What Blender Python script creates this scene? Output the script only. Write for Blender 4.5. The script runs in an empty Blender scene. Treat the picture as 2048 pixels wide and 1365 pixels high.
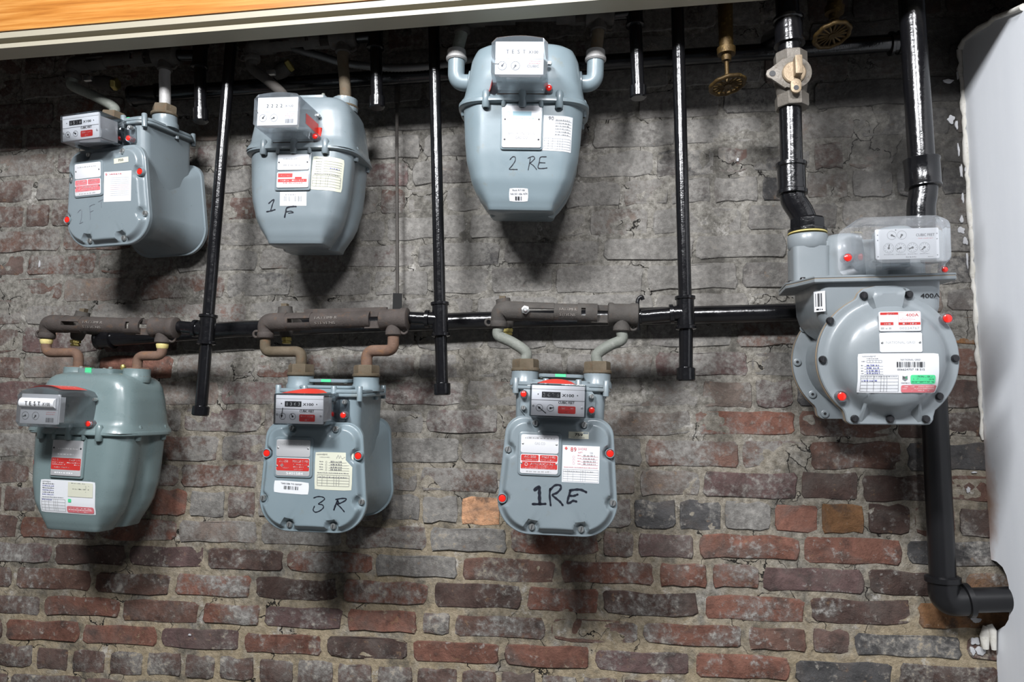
import bpy, bmesh, math, random
from mathutils import Vector, Matrix, Euler
from mathutils.bvhtree import BVHTree
random.seed(7)
R = math.radians
S = bpy.context.scene
COL = S.collection

# ------------------------------------------------------------------ camera, world, lights, exposure
F_PX, CX, CY = 1480.0, 1024.0, 682.5            # focal length in pixels of the 2048 x 1365 frame
YAW, PITCH, ROLL = R(-8.27), R(5.75), R(0.275)
CAM = Vector((0.0, -1.763, 1.45))
_f = Vector((math.sin(YAW)*math.cos(PITCH), math.cos(YAW)*math.cos(PITCH), math.sin(PITCH)))
_r0 = Vector((math.cos(YAW), -math.sin(YAW), 0)); _u0 = _r0.cross(_f)
_r = _r0*math.cos(ROLL) + _u0*math.sin(ROLL); _u = -_r0*math.sin(ROLL) + _u0*math.cos(ROLL)
cd = bpy.data.cameras.new('camera'); cam = bpy.data.objects.new('camera', cd); COL.objects.link(cam)
cd.sensor_width = 36.0; cd.lens = 36.0*F_PX/2048.0; cd.clip_start = 0.05
mw = Matrix.Identity(4)
for i in range(3):
    mw[i][0], mw[i][1], mw[i][2], mw[i][3] = _r[i], _u[i], -_f[i], CAM[i]
cam.matrix_world = mw
S.camera = cam

world = bpy.data.worlds.new('world'); S.world = world; world.use_nodes = True
world.node_tree.nodes['Background'].inputs[0].default_value = (0.80, 0.86, 1.0, 1)
world.node_tree.nodes['Background'].inputs[1].default_value = 0.032

def area(name, loc, target, sx, sy, power, col=(1, 1, 1)):
    l = bpy.data.lights.new(name, 'AREA'); l.shape = 'RECTANGLE'; l.size = sx; l.size_y = sy
    l.energy = power; l.color = col
    o = bpy.data.objects.new(name, l); COL.objects.link(o); o.location = loc
    o.rotation_euler = (Vector(target)-Vector(loc)).to_track_quat('-Z', 'Y').to_euler()
    return o
# fluorescent fittings on the basement ceiling, one beside and one behind the photographer
area('ceiling_lamp_right', (0.30, -2.15, 2.96), (0.15, 0.0, 1.5), 0.45, 0.26, 30, (0.96, 0.97, 1.0))
area('ceiling_lamp_left', (-0.80, -2.15, 2.96), (-0.45, 0.0, 1.5), 0.55, 0.26, 50, (0.95, 0.97, 1.0))
S.view_settings.view_transform = 'Standard'
S.view_settings.look = 'None'
S.view_settings.gamma = 1.0
S.view_settings.use_curve_mapping = False
S.view_settings.exposure = 0.90

# ------------------------------------------------------------------ pixel <-> place helpers
def ray(px, py):
    return _f + _r*((px-CX)/F_PX) - _u*((py-CY)/F_PX)
def at(px, py, off=0.0):
    """point on the plane 'off' metres in front of the brick wall seen at a pixel of the photograph"""
    d = ray(px, py); t = (-off-CAM.y)/d.y
    return CAM + d*t
def at_x(px, py, X):
    d = ray(px, py); t = (X-CAM.x)/d.x
    return CAM + d*t
def wall_x(px, z):
    n = _r*F_PX - _f*(px-CX)
    return CAM.x + (n.y*CAM.y - n.z*(z-CAM.z))/n.x

# ------------------------------------------------------------------ materials
def mat(name, col=(.5, .5, .5), rough=.5, metal=0.0, spec=.5, coat=0.0):
    m = bpy.data.materials.new(name); m.use_nodes = True
    b = m.node_tree.nodes['Principled BSDF']
    b.inputs['Base Color'].default_value = (*col, 1); b.inputs['Roughness'].default_value = rough
    b.inputs['Metallic'].default_value = metal; b.inputs['Specular IOR Level'].default_value = spec
    b.inputs['Coat Weight'].default_value = coat
    return m
class NT:
    def __init__(s, m): s.m = m; s.t = m.node_tree; s.b = s.t.nodes['Principled BSDF']
    def n(s, typ, **kw):
        nd = s.t.nodes.new(typ)
        for k, v in kw.items():
            if k.startswith('i_'):
                key = k[2:]; key = int(key) if key.isdigit() else key
                nd.inputs[key].default_value = v
            else: setattr(nd, k, v)
        return nd
    def l(s, a, b): s.t.links.new(a, b)
    def pos(s, kind='world'):
        if kind == 'world': return s.n('ShaderNodeNewGeometry').outputs['Position']
        return s.n('ShaderNodeTexCoord').outputs['Object']
    def noise(s, scale, detail=4, rough=.55, src=None, dist=0.0):
        nd = s.n('ShaderNodeTexNoise', i_Scale=scale, i_Detail=detail, i_Roughness=rough, i_Distortion=dist)
        if src is not None: s.l(src, nd.inputs['Vector'])
        return nd.outputs['Fac']
    def ramp(s, fac, stops):
        nd = s.n('ShaderNodeValToRGB'); e = nd.color_ramp.elements
        while len(e) < len(stops): e.new(.5)
        for el, (p, c) in zip(e, stops):
            el.position = p; el.color = (c, c, c, 1) if not isinstance(c, tuple) else (*c, 1)
        s.l(fac, nd.inputs[0]); return nd.outputs[0]
    def mix(s, fac, a, b, mode='MIX'):
        nd = s.n('ShaderNodeMix', data_type='RGBA', blend_type=mode)
        for v, k in ((fac, 'Factor'), (a, 6), (b, 7)):
            if k == 'Factor': inp = nd.inputs[0]
            else: inp = nd.inputs[k]
            if isinstance(v, (int, float)): inp.default_value = v
            elif isinstance(v, tuple): inp.default_value = (*v, 1)
            else: s.l(v, inp)
        return nd.outputs[2]
    def math(s, op, a, b=0.0, clamp=False):
        nd = s.n('ShaderNodeMath', operation=op, use_clamp=clamp)
        for i, v in enumerate((a, b)):
            if isinstance(v, (int, float)): nd.inputs[i].default_value = v
            else: s.l(v, nd.inputs[i])
        return nd.outputs[0]
    def bump(s, h, strength=.3, dist=.002):
        nd = s.n('ShaderNodeBump', i_Strength=strength, i_Distance=dist); s.l(h, nd.inputs['Height'])
        s.l(nd.outputs[0], s.b.inputs['Normal']); return nd
    def base(s, c): s.l(c, s.b.inputs['Base Color'])
    def rough(s, c): s.l(c, s.b.inputs['Roughness'])

M = {}
def wash_nodes(k):
    """cement smear, soot, ochre dust and lime specks that lie over brick and joint alike"""
    p = k.pos()
    sx = k.n('ShaderNodeSeparateXYZ'); k.l(p, sx.inputs[0])
    big = k.noise(2.3, 3, .55, p)
    mid = k.noise(9, 5, .62, p)
    fine = k.noise(70, 4, .7, p)
    grain = k.noise(330, 2, .6, p)
    return p, sx, big, mid, fine, grain
def soot_mask(k, sx, mid, big):
    """blackened masonry in the upper corner beside the plaster and a dusty film elsewhere"""
    m = k.math('ADD', k.math('MULTIPLY', k.math('SUBTRACT', sx.outputs[0], .42), 1.5), k.math('MULTIPLY', k.math('SUBTRACT', sx.outputs[2], 1.80), 1.1))
    corner = k.math('MULTIPLY', k.ramp(sx.outputs[0], [(.30, 0.0), (.55, 1.0)]), k.ramp(k.math('MULTIPLY', sx.outputs[2], .4), [(.735, 0.0), (.80, 1.0)]))
    n = k.ramp(mid, [(.25, .55), (.6, 1.0)])
    return k.math('MULTIPLY', k.math('MULTIPLY', corner, n), .90)
def make_brick():
    m = mat('old_brick', rough=.9, spec=.22); k = NT(m)
    p, sx, big, mid, fine, grain = wash_nodes(k)
    oi = k.n('ShaderNodeObjectInfo')
    shade = k.ramp(k.noise(19, 7, .75, p, .6), [(.25, .30), (.5, 1.0), (.76, 1.6)])
    c = k.mix(1.0, oi.outputs['Color'], shade, 'MULTIPLY')
    # fired-clay colour drifts inside each brick
    c = k.mix(k.ramp(k.noise(11, 4, .6, p, .8), [(.48, 0.0), (.66, .6)]), c, (.105, .088, .078))
    c = k.mix(k.ramp(k.noise(13.7, 5, .68, p), [(.55, 0.0), (.66, .7)]), c, (.040, .034, .031))
    c = k.mix(k.ramp(k.noise(37, 5, .7, p), [(.60, 0.0), (.70, .55)]), c, (.24, .15, .085))
    # cement wash, amount held per brick in the alpha of its colour
    w = k.math('ADD', k.math('MULTIPLY', oi.outputs['Alpha'], 1.25), k.math('MULTIPLY', k.math('SUBTRACT', mid, .5), 2.6))
    w = k.math('ADD', w, k.math('MULTIPLY', k.math('SUBTRACT', fine, .5), 1.5))
    wf = k.ramp(w, [(.36, 0.0), (.86, .93)])
    wc = k.mix(k.ramp(mid, [(.3, 0.0), (.7, 1.0)]), (.118, .110, .100), (.225, .214, .198))
    wc = k.mix(.6, wc, k.ramp(fine, [(.3, (.080, .074, .068)), (.72, (.30, .287, .265))]))
    c = k.mix(wf, c, wc)
    speck = k.ramp(k.math('ADD', k.math('MULTIPLY', fine, .6), k.math('MULTIPLY', mid, .4)), [(.555, 0.0), (.650, .66)])
    zc = k.ramp(k.math('MULTIPLY', sx.outputs[2], .5), [(.50, 1.0), (.66, .22)])
    speck = k.math('MULTIPLY', speck, zc)
    c = k.mix(speck, c, k.mix(k.ramp(big, [(.42, 0.0), (.58, 1.0)]), (.34, .26, .15), (.36, .345, .32)))
    c = k.mix(soot_mask(k, sx, mid, big), c, (.020, .019, .018))
    k.base(c)
    h = k.math('ADD', k.math('MULTIPLY', mid, 1.3), k.math('ADD', k.math('MULTIPLY', fine, .75), k.math('MULTIPLY', grain, .18)))
    k.bump(h, .9, .0055)
    return m
def make_mortar():
    m = mat('lime_mortar', rough=.95, spec=.2); k = NT(m)
    p, sx, big, mid, fine, grain = wash_nodes(k)
    grey = k.ramp(fine, [(.30, (.075, .069, .061)), (.68, (.285, .272, .245))])
    ochre = k.ramp(fine, [(.25, (.19, .150, .095)), (.7, (.365, .300, .205))])
    zf = k.ramp(k.math('ADD', k.math('MULTIPLY', sx.outputs[2], .5), k.math('MULTIPLY', k.math('SUBTRACT', big, .5), .55)), [(.47, .95), (.60, .45), (.80, .06)])
    zf = k.math('MULTIPLY', zf, k.ramp(mid, [(.32, 0.1), (.50, 1.0)]))
    c = k.mix(zf, grey, ochre)
    soot = k.ramp(k.noise(7, 6, .75, p), [(.50, 0.0), (.64, .8)])
    c = k.mix(soot, c, (.060, .056, .050))
    white = k.ramp(k.noise(15, 6, .75, p), [(.58, 0.0), (.67, .7)])
    c = k.mix(white, c, (.46, .44, .41))
    vo = k.n('ShaderNodeTexVoronoi', feature='DISTANCE_TO_EDGE', i_Scale=10.0)
    wv = k.n('ShaderNodeMix', data_type='VECTOR'); wv.inputs[0].default_value = .12
    nz = k.n('ShaderNodeTexNoise', i_Scale=14.0, i_Detail=5.0); k.l(p, nz.inputs['Vector']); k.l(p, wv.inputs[4]); k.l(nz.outputs['Color'], wv.inputs[5]); k.l(wv.outputs[1], vo.inputs['Vector'])
    crack = k.math('MULTIPLY', k.ramp(vo.outputs['Distance'], [(.004, 1.0), (.012, 0.0)]), k.ramp(k.noise(5, 2, .5, p), [(.50, 0.0), (.56, 1.0)]))
    c = k.mix(crack, c, (.020, .018, .016))
    c = k.mix(soot_mask(k, sx, mid, big), c, (.020, .019, .018))
    k.base(c)
    h = k.math('ADD', mid, k.math('ADD', k.math('MULTIPLY', fine, .7), k.math('MULTIPLY', grain, .25)))
    h = k.math('SUBTRACT', h, k.math('MULTIPLY', crack, 1.2))
    k.bump(h, .9, .006)
    return m
def make_paint(name, c1, c2, rough=.34, dirt=.35, dirtcol=(.16, .13, .08), coat=.25):
    m = mat(name, c1, rough, spec=.5, coat=coat); k = NT(m); p = k.pos('obj')
    m.node_tree.nodes['Principled BSDF'].inputs['Coat Roughness'].default_value = .15
    n1 = k.noise(9, 5, .6, p)
    c = k.mix(n1, c1, c2)
    d = k.ramp(k.noise(26, 6, .7, p), [(.60, 0.0), (.75, dirt)])
    c = k.mix(d, c, dirtcol)
    k.base(c)
    k.rough(k.ramp(k.noise(40, 3, .6, p), [(.3, rough-.07), (.7, rough+.12)]))
    k.bump(k.noise(420, 2, .5, p), .10, .0006)
    return m
def make_black():
    m = mat('thick_black_paint', (.006, .006, .007), .22, spec=.6); k = NT(m); p = k.pos()
    h = k.math('ADD', k.noise(120, 4, .6, p), k.math('MULTIPLY', k.noise(330, 3, .6, p), .5))
    k.bump(h, .30, .0014)
    k.rough(k.ramp(k.noise(60, 3, .6, p), [(.3, .10), (.75, .25)]))
    return m
def make_rust(name, a, b, c_, rough=.8, metal=0.0):
    m = mat(name, a, rough, metal, .3); k = NT(m); p = k.pos()
    c = k.mix(k.ramp(k.noise(22, 6, .65, p), [(.35, 0.0), (.65, 1.0)]), a, b)
    c = k.mix(k.ramp(k.noise(60, 5, .7, p), [(.55, 0.0), (.72, .8)]), c, c_)
    k.base(c); k.bump(k.noise(240, 4, .65, p), .5, .0016)
    return m
def make_wood():
    m = mat('varnished_pine', (.6, .28, .07), .3, spec=.5, coat=.3); k = NT(m); p = k.pos()
    mp = k.n('ShaderNodeMapping'); mp.inputs['Scale'].default_value = (1.1, 14, 34); k.l(p, mp.inputs[0])
    g = k.noise(3.2, 6, .6, mp.outputs[0], .35)
    c = k.ramp(g, [(.25, (.26, .085, .014)), (.45, (.42, .165, .032)), (.62, (.52, .245, .065)), (.85, (.37, .14, .028))])
    mp2 = k.n('ShaderNodeMapping'); mp2.inputs['Scale'].default_value = (3, 40, 120); k.l(p, mp2.inputs[0])
    g2 = k.noise(4, 4, .6, mp2.outputs[0])
    c = k.mix(k.ramp(g2, [(.5, 0.0), (.75, .5)]), c, (.30, .10, .02))
    k.base(c); k.bump(g2, .12, .001)
    return m
def make_plaster():
    m = mat('painted_plaster', (.72, .74, .78), .55, spec=.35); k = NT(m); p = k.pos()
    mp = k.n('ShaderNodeMapping'); mp.inputs['Scale'].default_value = (5, 5, .7); k.l(p, mp.inputs[0])
    c = k.mix(k.noise(3.0, 4, .55, mp.outputs[0]), (.74, .765, .81), (.86, .88, .91))
    d = k.ramp(k.noise(75, 3, .6, p), [(.73, 0.0), (.78, .6)])
    c = k.mix(d, c, (.24, .22, .2))
    sx = k.n('ShaderNodeSeparateXYZ'); k.l(p, sx.inputs[0])
    # rust run above the broken hole
    rn = k.math('ADD', k.math('MULTIPLY', k.math('ABSOLUTE', k.math('SUBTRACT', sx.outputs[2], 1.27)), 2.6), k.math('MULTIPLY', k.math('ABSOLUTE', sx.outputs[1]), 9.0))
    rn = k.math('ADD', rn, k.math('MULTIPLY', k.noise(22, 4, .6, p), .5))
    c = k.mix(k.ramp(rn, [(.32, .8), (.78, 0.0)]), c, (.42, .22, .12))
    k.base(c); k.bump(k.noise(30, 5, .6, p), .18, .002)
    return m
def make_clear(name='clear_plastic', tint=(.93, .94, .95), k0=.09, haze=0.0):
    m = bpy.data.materials.new(name); m.use_nodes = True; t = m.node_tree; t.nodes.clear()
    o = t.nodes.new('ShaderNodeOutputMaterial'); mx = t.nodes.new('ShaderNodeMixShader')
    tr = t.nodes.new('ShaderNodeBsdfTransparent'); tr.inputs[0].default_value = (*tint, 1)
    gl = t.nodes.new('ShaderNodeBsdfGlossy'); gl.inputs['Roughness'].default_value = .03; gl.distribution = 'BECKMANN'; gl.inputs[0].default_value = (.95, .97, 1, 1)
    lw = t.nodes.new('ShaderNodeLayerWeight'); lw.inputs[0].default_value = .35
    mr = t.nodes.new('ShaderNodeMapRange'); mr.inputs['To Min'].default_value = k0; mr.inputs['To Max'].default_value = .8
    t.links.new(lw.outputs['Fresnel'], mr.inputs['Value']); t.links.new(mr.outputs[0], mx.inputs[0])
    t.links.new(tr.outputs[0], mx.inputs[1]); t.links.new(gl.outputs[0], mx.inputs[2]); 
    df = t.nodes.new('ShaderNodeBsdfDiffuse'); df.inputs[0].default_value = (.8, .82, .85, 1); m2 = t.nodes.new('ShaderNodeMixShader'); m2.inputs[0].default_value = haze
    t.links.new(mx.outputs[0], m2.inputs[1]); t.links.new(df.outputs[0], m2.inputs[2]); t.links.new(m2.outputs[0], o.inputs[0])
    return m
M['brick'] = make_brick(); M['mortar'] = make_mortar()
M['grey'] = make_paint('grey_meter_paint', (.165, .200, .218), (.200, .238, .257))
M['greyg'] = make_paint('green_grey_meter_paint', (.135, .185, .188), (.165, .218, .221), .3, .2)
M['greyw'] = make_paint('worn_grey_meter_paint', (.165, .215, .238), (.208, .260, .285), .36, .55, (.19, .17, .11))
M['grey4'] = make_paint('satin_grey_meter_paint', (.195, .218, .232), (.220, .246, .260), .36, .15)
M['black'] = make_black()
M['ironblack'] = mat('dull_black_iron', (.010, .010, .010), .75, spec=.2)
M['dkpipe'] = mat('satin_black_steel', (.007, .007, .008), .34, spec=.45)
M['rust'] = make_rust('rusty_cast_iron', (.045, .037, .033), (.070, .058, .052), (.100, .060, .038))
M['rustd'] = make_rust('dark_cast_iron', (.048, .043, .039), (.075, .068, .061), (.085, .062, .047))
M['rustp'] = make_rust('rusty_steel_pipe', (.11, .065, .045), (.17, .105, .075), (.20, .10, .045))
M['rusto'] = make_rust('rusty_olive_pipe', (.085, .066, .042), (.125, .098, .068), (.13, .07, .035))
M['galv'] = make_rust('dull_galvanised_steel', (.150, .160, .138), (.205, .215, .190), (.27, .27, .25), .6, .0)
M['galvp'] = make_rust('pale_galvanised_steel', (.36, .35, .34), (.46, .45, .44), (.26, .24, .22), .55, .2)
M['brass'] = make_rust('dull_brass', (.42, .33, .10), (.55, .47, .17), (.25, .18, .06), .38, .75)
M['bronze'] = make_rust('bare_bronze', (.27, .205, .135), (.33, .255, .175), (.20, .14, .09), .45, .35)
M['pewter'] = make_rust('cast_bronze_body', (.14, .125, .105), (.20, .182, .160), (.11, .085, .06), .5, .3)
M['gold'] = make_rust('old_brass_wheel', (.045, .028, .010), (.085, .052, .017), (.22, .145, .045), .45, .5)
M['sealant'] = make_rust('yellow_thread_sealant', (.52, .42, .14), (.62, .54, .24), (.40, .32, .16), .6)
M['steel'] = mat('zinc_screw', (.55, .56, .55), .32, .85)
M['dkscrew'] = mat('black_oxide_screw', (.03, .03, .033), .35, .5)
M['alu'] = mat('brushed_aluminium', (.52, .52, .53), .42, .25)
M['aluw'] = mat('light_stamped_aluminium', (.68, .68, .70), .42, .1)
M['white'] = mat('white_plastic', (.66, .67, .69), .4)
M['paper'] = mat('white_label_paper', (.66, .67, .69), .6)
M['cream'] = mat('cream_label_paper', (.58, .58, .47), .65)
M['red'] = mat('red_enamel', (.46, .030, .026), .4)
M['redsoft'] = mat('faded_red_print', (.60, .15, .17), .5)
M['pink'] = mat('washed_red_print', (.66, .24, .25), .5)
M['redplug'] = mat('red_plastic_plug', (.72, .02, .012), .22, coat=.5)
M['redtape'] = mat('red_seal_tape', (.66, .045, .03), .35)
M['green'] = mat('green_label', (.07, .58, .25), .5)
M['ink'] = mat('black_print', (.015, .015, .017), .5)
M['greyink'] = mat('grey_print', (.17, .17, .18), .6)
M['blueink'] = mat('blue_pen', (.16, .17, .36), .6)
M['redink'] = mat('red_print', (.55, .10, .09), .6)
M['paleink'] = mat('pale_print', (.34, .34, .34), .6)
M['marker'] = mat('black_marker_pen', (.012, .014, .022), .35)
M['oldmarker'] = mat('rubbed_marker_pen', (.16, .18, .205), .4)
M['whiteink'] = mat('white_print', (.78, .78, .78), .5)
M['cyan'] = mat('pale_blue_print', (.36, .55, .62), .45)
M['clear'] = make_clear(k0=.03, haze=.04)
M['clear4'] = make_clear('clear_moulded_dome', (.97, .98, .99), .10, .13)
M['smoke'] = make_clear('dull_clear_plastic', (.80, .81, .82), .07)
M['gasket'] = mat('tan_gasket', (.28, .20, .12), .9)
M['wood'] = make_wood()
M['trim'] = mat('cream_painted_steel', (.36, .33, .255), .42)
M['soil'] = mat('sooty_boards', (.022, .020, .018), .9)
M['concrete'] = mat('concrete', (.20, .20, .195), .85)
M['plaster'] = make_plaster()
M['crust'] = make_rust('flaking_plaster_edge', (.56, .54, .48), (.66, .64, .60), (.36, .33, .27), .9)
M['wpaint'] = mat('white_paint_splash', (.44, .44, .45), .8)
M['conduit'] = mat('flexible_steel_conduit', (.20, .20, .20), .45, .7)

# ------------------------------------------------------------------ mesh builder
class MB:
    def __init__(s): s.v = []; s.f = []; s.m = []
    def add(s, vs, fs, mi=0, T=None):
        b = len(s.v)
        s.v += [tuple(T @ Vector(p)) if T is not None else tuple(p) for p in vs]
        s.f += [tuple(b+i for i in f) for f in fs]; s.m += [mi]*len(fs)
    def loft(s, rings, cap0=True, cap1=True, mi=0, T=None, closed=True):
        n = len(rings[0]); vs = [p for r in rings for p in r]; fs = []
        for a in range(len(rings)-1):
            for i in range(n if closed else n-1):
                j = (i+1) % n
                fs.append((a*n+i, a*n+j, (a+1)*n+j, (a+1)*n+i))
        if cap0: fs.append(tuple(range(n-1, -1, -1)))
        if cap1: fs.append(tuple((len(rings)-1)*n+i for i in range(n)))
        s.add(vs, fs, mi, T)
    def tube(s, path, rad, n=16, cap=True, mi=0, T=None):
        P = [Vector(p) for p in path]; rad = rad if isinstance(rad, (list, tuple)) else [rad]*len(P)
        rings = []; up = None
        for i, p in enumerate(P):
            d = (P[min(i+1, len(P)-1)]-P[max(i-1, 0)]).normalized()
            if up is None:
                up = d.orthogonal().normalized()
            else:
                up = (up - d*up.dot(d)).normalized()
            w = d.cross(up)
            rings.append([p + (up*math.cos(2*math.pi*k/n) + w*math.sin(2*math.pi*k/n))*rad[i] for k in range(n)])
        s.loft(rings, cap, cap, mi, T)
    def cyl(s, a, b, r0, r1=None, n=18, mi=0, T=None, bev=0.0):
        a, b = Vector(a), Vector(b); r1 = r0 if r1 is None else r1
        if bev:
            d = (b-a).normalized()*bev
            s.tube([a, a+d, b-d, b], [r0-bev, r0, r1, r1-bev], n, True, mi, T)
        else: s.tube([a, b], [r0, r1], n, True, mi, T)
    def lathe(s, a, d, prof, n=24, mi=0, T=None):
        """prof: list of (distance along d, radius)"""
        a = Vector(a); d = Vector(d).normalized()
        s.tube([a + d*t for t, _ in prof], [max(r, 1e-5) for _, r in prof], n, True, mi, T) if False else s._lathe(a, d, prof, n, mi, T)
    def _lathe(s, a, d, prof, n, mi, T):
        up = d.orthogonal().normalized(); w = d.cross(up); rings = []
        for t, r in prof:
            r = max(r, 1e-5)
            rings.append([a + d*t + (up*math.cos(2*math.pi*k/n) + w*math.sin(2*math.pi*k/n))*r for k in range(n)])
        s.loft(rings, True, True, mi, T)
    def prism(s, out, y0, y1, bev=0.0, mi=0, T=None, back=False):
        """outline of (x, z) points pushed from y0 (front) to y1"""
        if bev:
            i2 = inset(out, bev)
            rings = [[(x, y0, z) for x, z in i2], [(x, y0+bev*.3, z) for x, z in inset(out, bev*.3)], [(x, y0+bev, z) for x, z in out]]
            rings += [[(x, y1-bev, z) for x, z in out], [(x, y1, z) for x, z in i2]] if back else [[(x, y1, z) for x, z in out]]
        else: rings = [[(x, y0, z) for x, z in out], [(x, y1, z) for x, z in out]]
        s.loft(rings, True, True, mi, T)
    def box(s, lo, hi, bev=0.0, mi=0, T=None):
        x0, y0, z0 = lo; x1, y1, z1 = hi
        s.prism(rrect(x0, x1, z0, z1, max(bev, 1e-5), 1 if bev else 0), y0, y1, bev, mi, T, back=bool(bev))
    def quad(s, pts, mi=0, T=None): s.add(pts, [tuple(range(len(pts)))], mi, T)
    def build(s, name, mats, parent=None, smooth=35, loc=None):
        me = bpy.data.meshes.new(name); me.from_pydata(s.v, [], s.f)
        for mm in (mats if isinstance(mats, (list, tuple)) else [mats]): me.materials.append(M[mm] if isinstance(mm, str) else mm)
        me.polygons.foreach_set('material_index', s.m)
        bm = bmesh.new(); bm.from_mesh(me); bmesh.ops.recalc_face_normals(bm, faces=bm.faces); bm.to_mesh(me); bm.free()
        if smooth:
            me.polygons.foreach_set('use_smooth', [True]*len(me.polygons)); me.set_sharp_from_angle(angle=R(smooth))
        me.update()
        o = bpy.data.objects.new(name, me); COL.objects.link(o)
        if parent: o.parent = parent
        return o
    def bvh(s): return BVHTree.FromPolygons([Vector(p) for p in s.v], s.f)
def rrect(x0, x1, z0, z1, r, n=4):
    if n == 0: return [(x0, z0), (x1, z0), (x1, z1), (x0, z1)]
    o = []
    for cx, cz, a0 in ((x1-r, z0+r, -90), (x1-r, z1-r, 0), (x0+r, z1-r, 90), (x0+r, z0+r, 180)):
        for i in range(n+1):
            a = R(a0+90*i/n); o.append((cx+r*math.cos(a), cz+r*math.sin(a)))
    return o
def inset(o, d):
    n = len(o); res = []
    for i in range(n):
        a, b, c = Vector(o[i-1]), Vector(o[i]), Vector(o[(i+1) % n])
        e1 = (b-a); e2 = (c-b)
        if e1.length < 1e-9: e1 = e2
        if e2.length < 1e-9: e2 = e1
        t = (e1.normalized()+e2.normalized())
        t = t.normalized() if t.length > 1e-9 else e1.normalized()
        nn = Vector((-t.y, t.x)); k = max(.35, nn.dot(Vector((-e1.normalized().y, e1.normalized().x))))
        res.append(tuple(b + nn*(d/k)))
    return res
def circ(cx, cz, r, n=24, a0=0): return [(cx+r*math.cos(R(a0)+2*math.pi*i/n), cz+r*math.sin(R(a0)+2*math.pi*i/n)) for i in range(n)]
def ngon(cx, cz, r, n, a0=0): return circ(cx, cz, r, n, a0)
def smooth_path(pts, sub=6):
    """Catmull-Rom through points"""
    P = [Vector(p) for p in pts]; P = [P[0]*2-P[1]] + P + [P[-1]*2-P[-2]]; o = []
    for i in range(1, len(P)-2):
        for k in range(sub):
            t = k/sub; a, b, c, d = P[i-1], P[i], P[i+1], P[i+2]
            o.append(.5*((2*b)+(c-a)*t+(2*a-5*b+4*c-d)*t*t+(3*b-a-3*c+d)*t*t*t))
    o.append(P[-2]); return o
def fillet(pts, r, n=7):
    """polyline with rounded corners"""
    P = [Vector(p) for p in pts]; o = [P[0]]
    for i in range(1, len(P)-1):
        a = (P[i-1]-P[i]); b = (P[i+1]-P[i]); t = min(r, a.length*.49, b.length*.49)
        p0 = P[i]+a.normalized()*t; p1 = P[i]+b.normalized()*t
        for k in range(n+1):
            s = k/n; o.append((1-s)**2*p0 + 2*s*(1-s)*P[i] + s*s*p1)
    o.append(P[-1]); return o
def lerp(tab, z):
    if z >= tab[0][0]: return tab[0][1]
    for (a, va), (b, vb) in zip(tab, tab[1:]):
        if z >= b:
            t = (a-z)/(a-b); t = t*t*(3-2*t)*.35 + t*.65
            return va+(vb-va)*t
    return tab[-1][1]
def sstep(a, b, x):
    t = max(0, min(1, (x-a)/(b-a))); return t*t*(3-2*t)

# ------------------------------------------------------------------ naming helpers
def tag(o, label, cat=None, group=None, kind=None):
    if label: o['label'] = label
    if cat: o['category'] = cat
    if group: o['group'] = group
    if kind: o['kind'] = kind
    return o
def thing(name, label, cat, loc=(0, 0, 0), rot=(0, 0, 0), scale=1.0, group=None):
    o = bpy.data.objects.new(name, None); COL.objects.link(o); o.empty_display_size = .05
    o.location = loc; o.rotation_euler = rot; o.scale = (scale,)*3
    return tag(o, label, cat, group)

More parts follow.
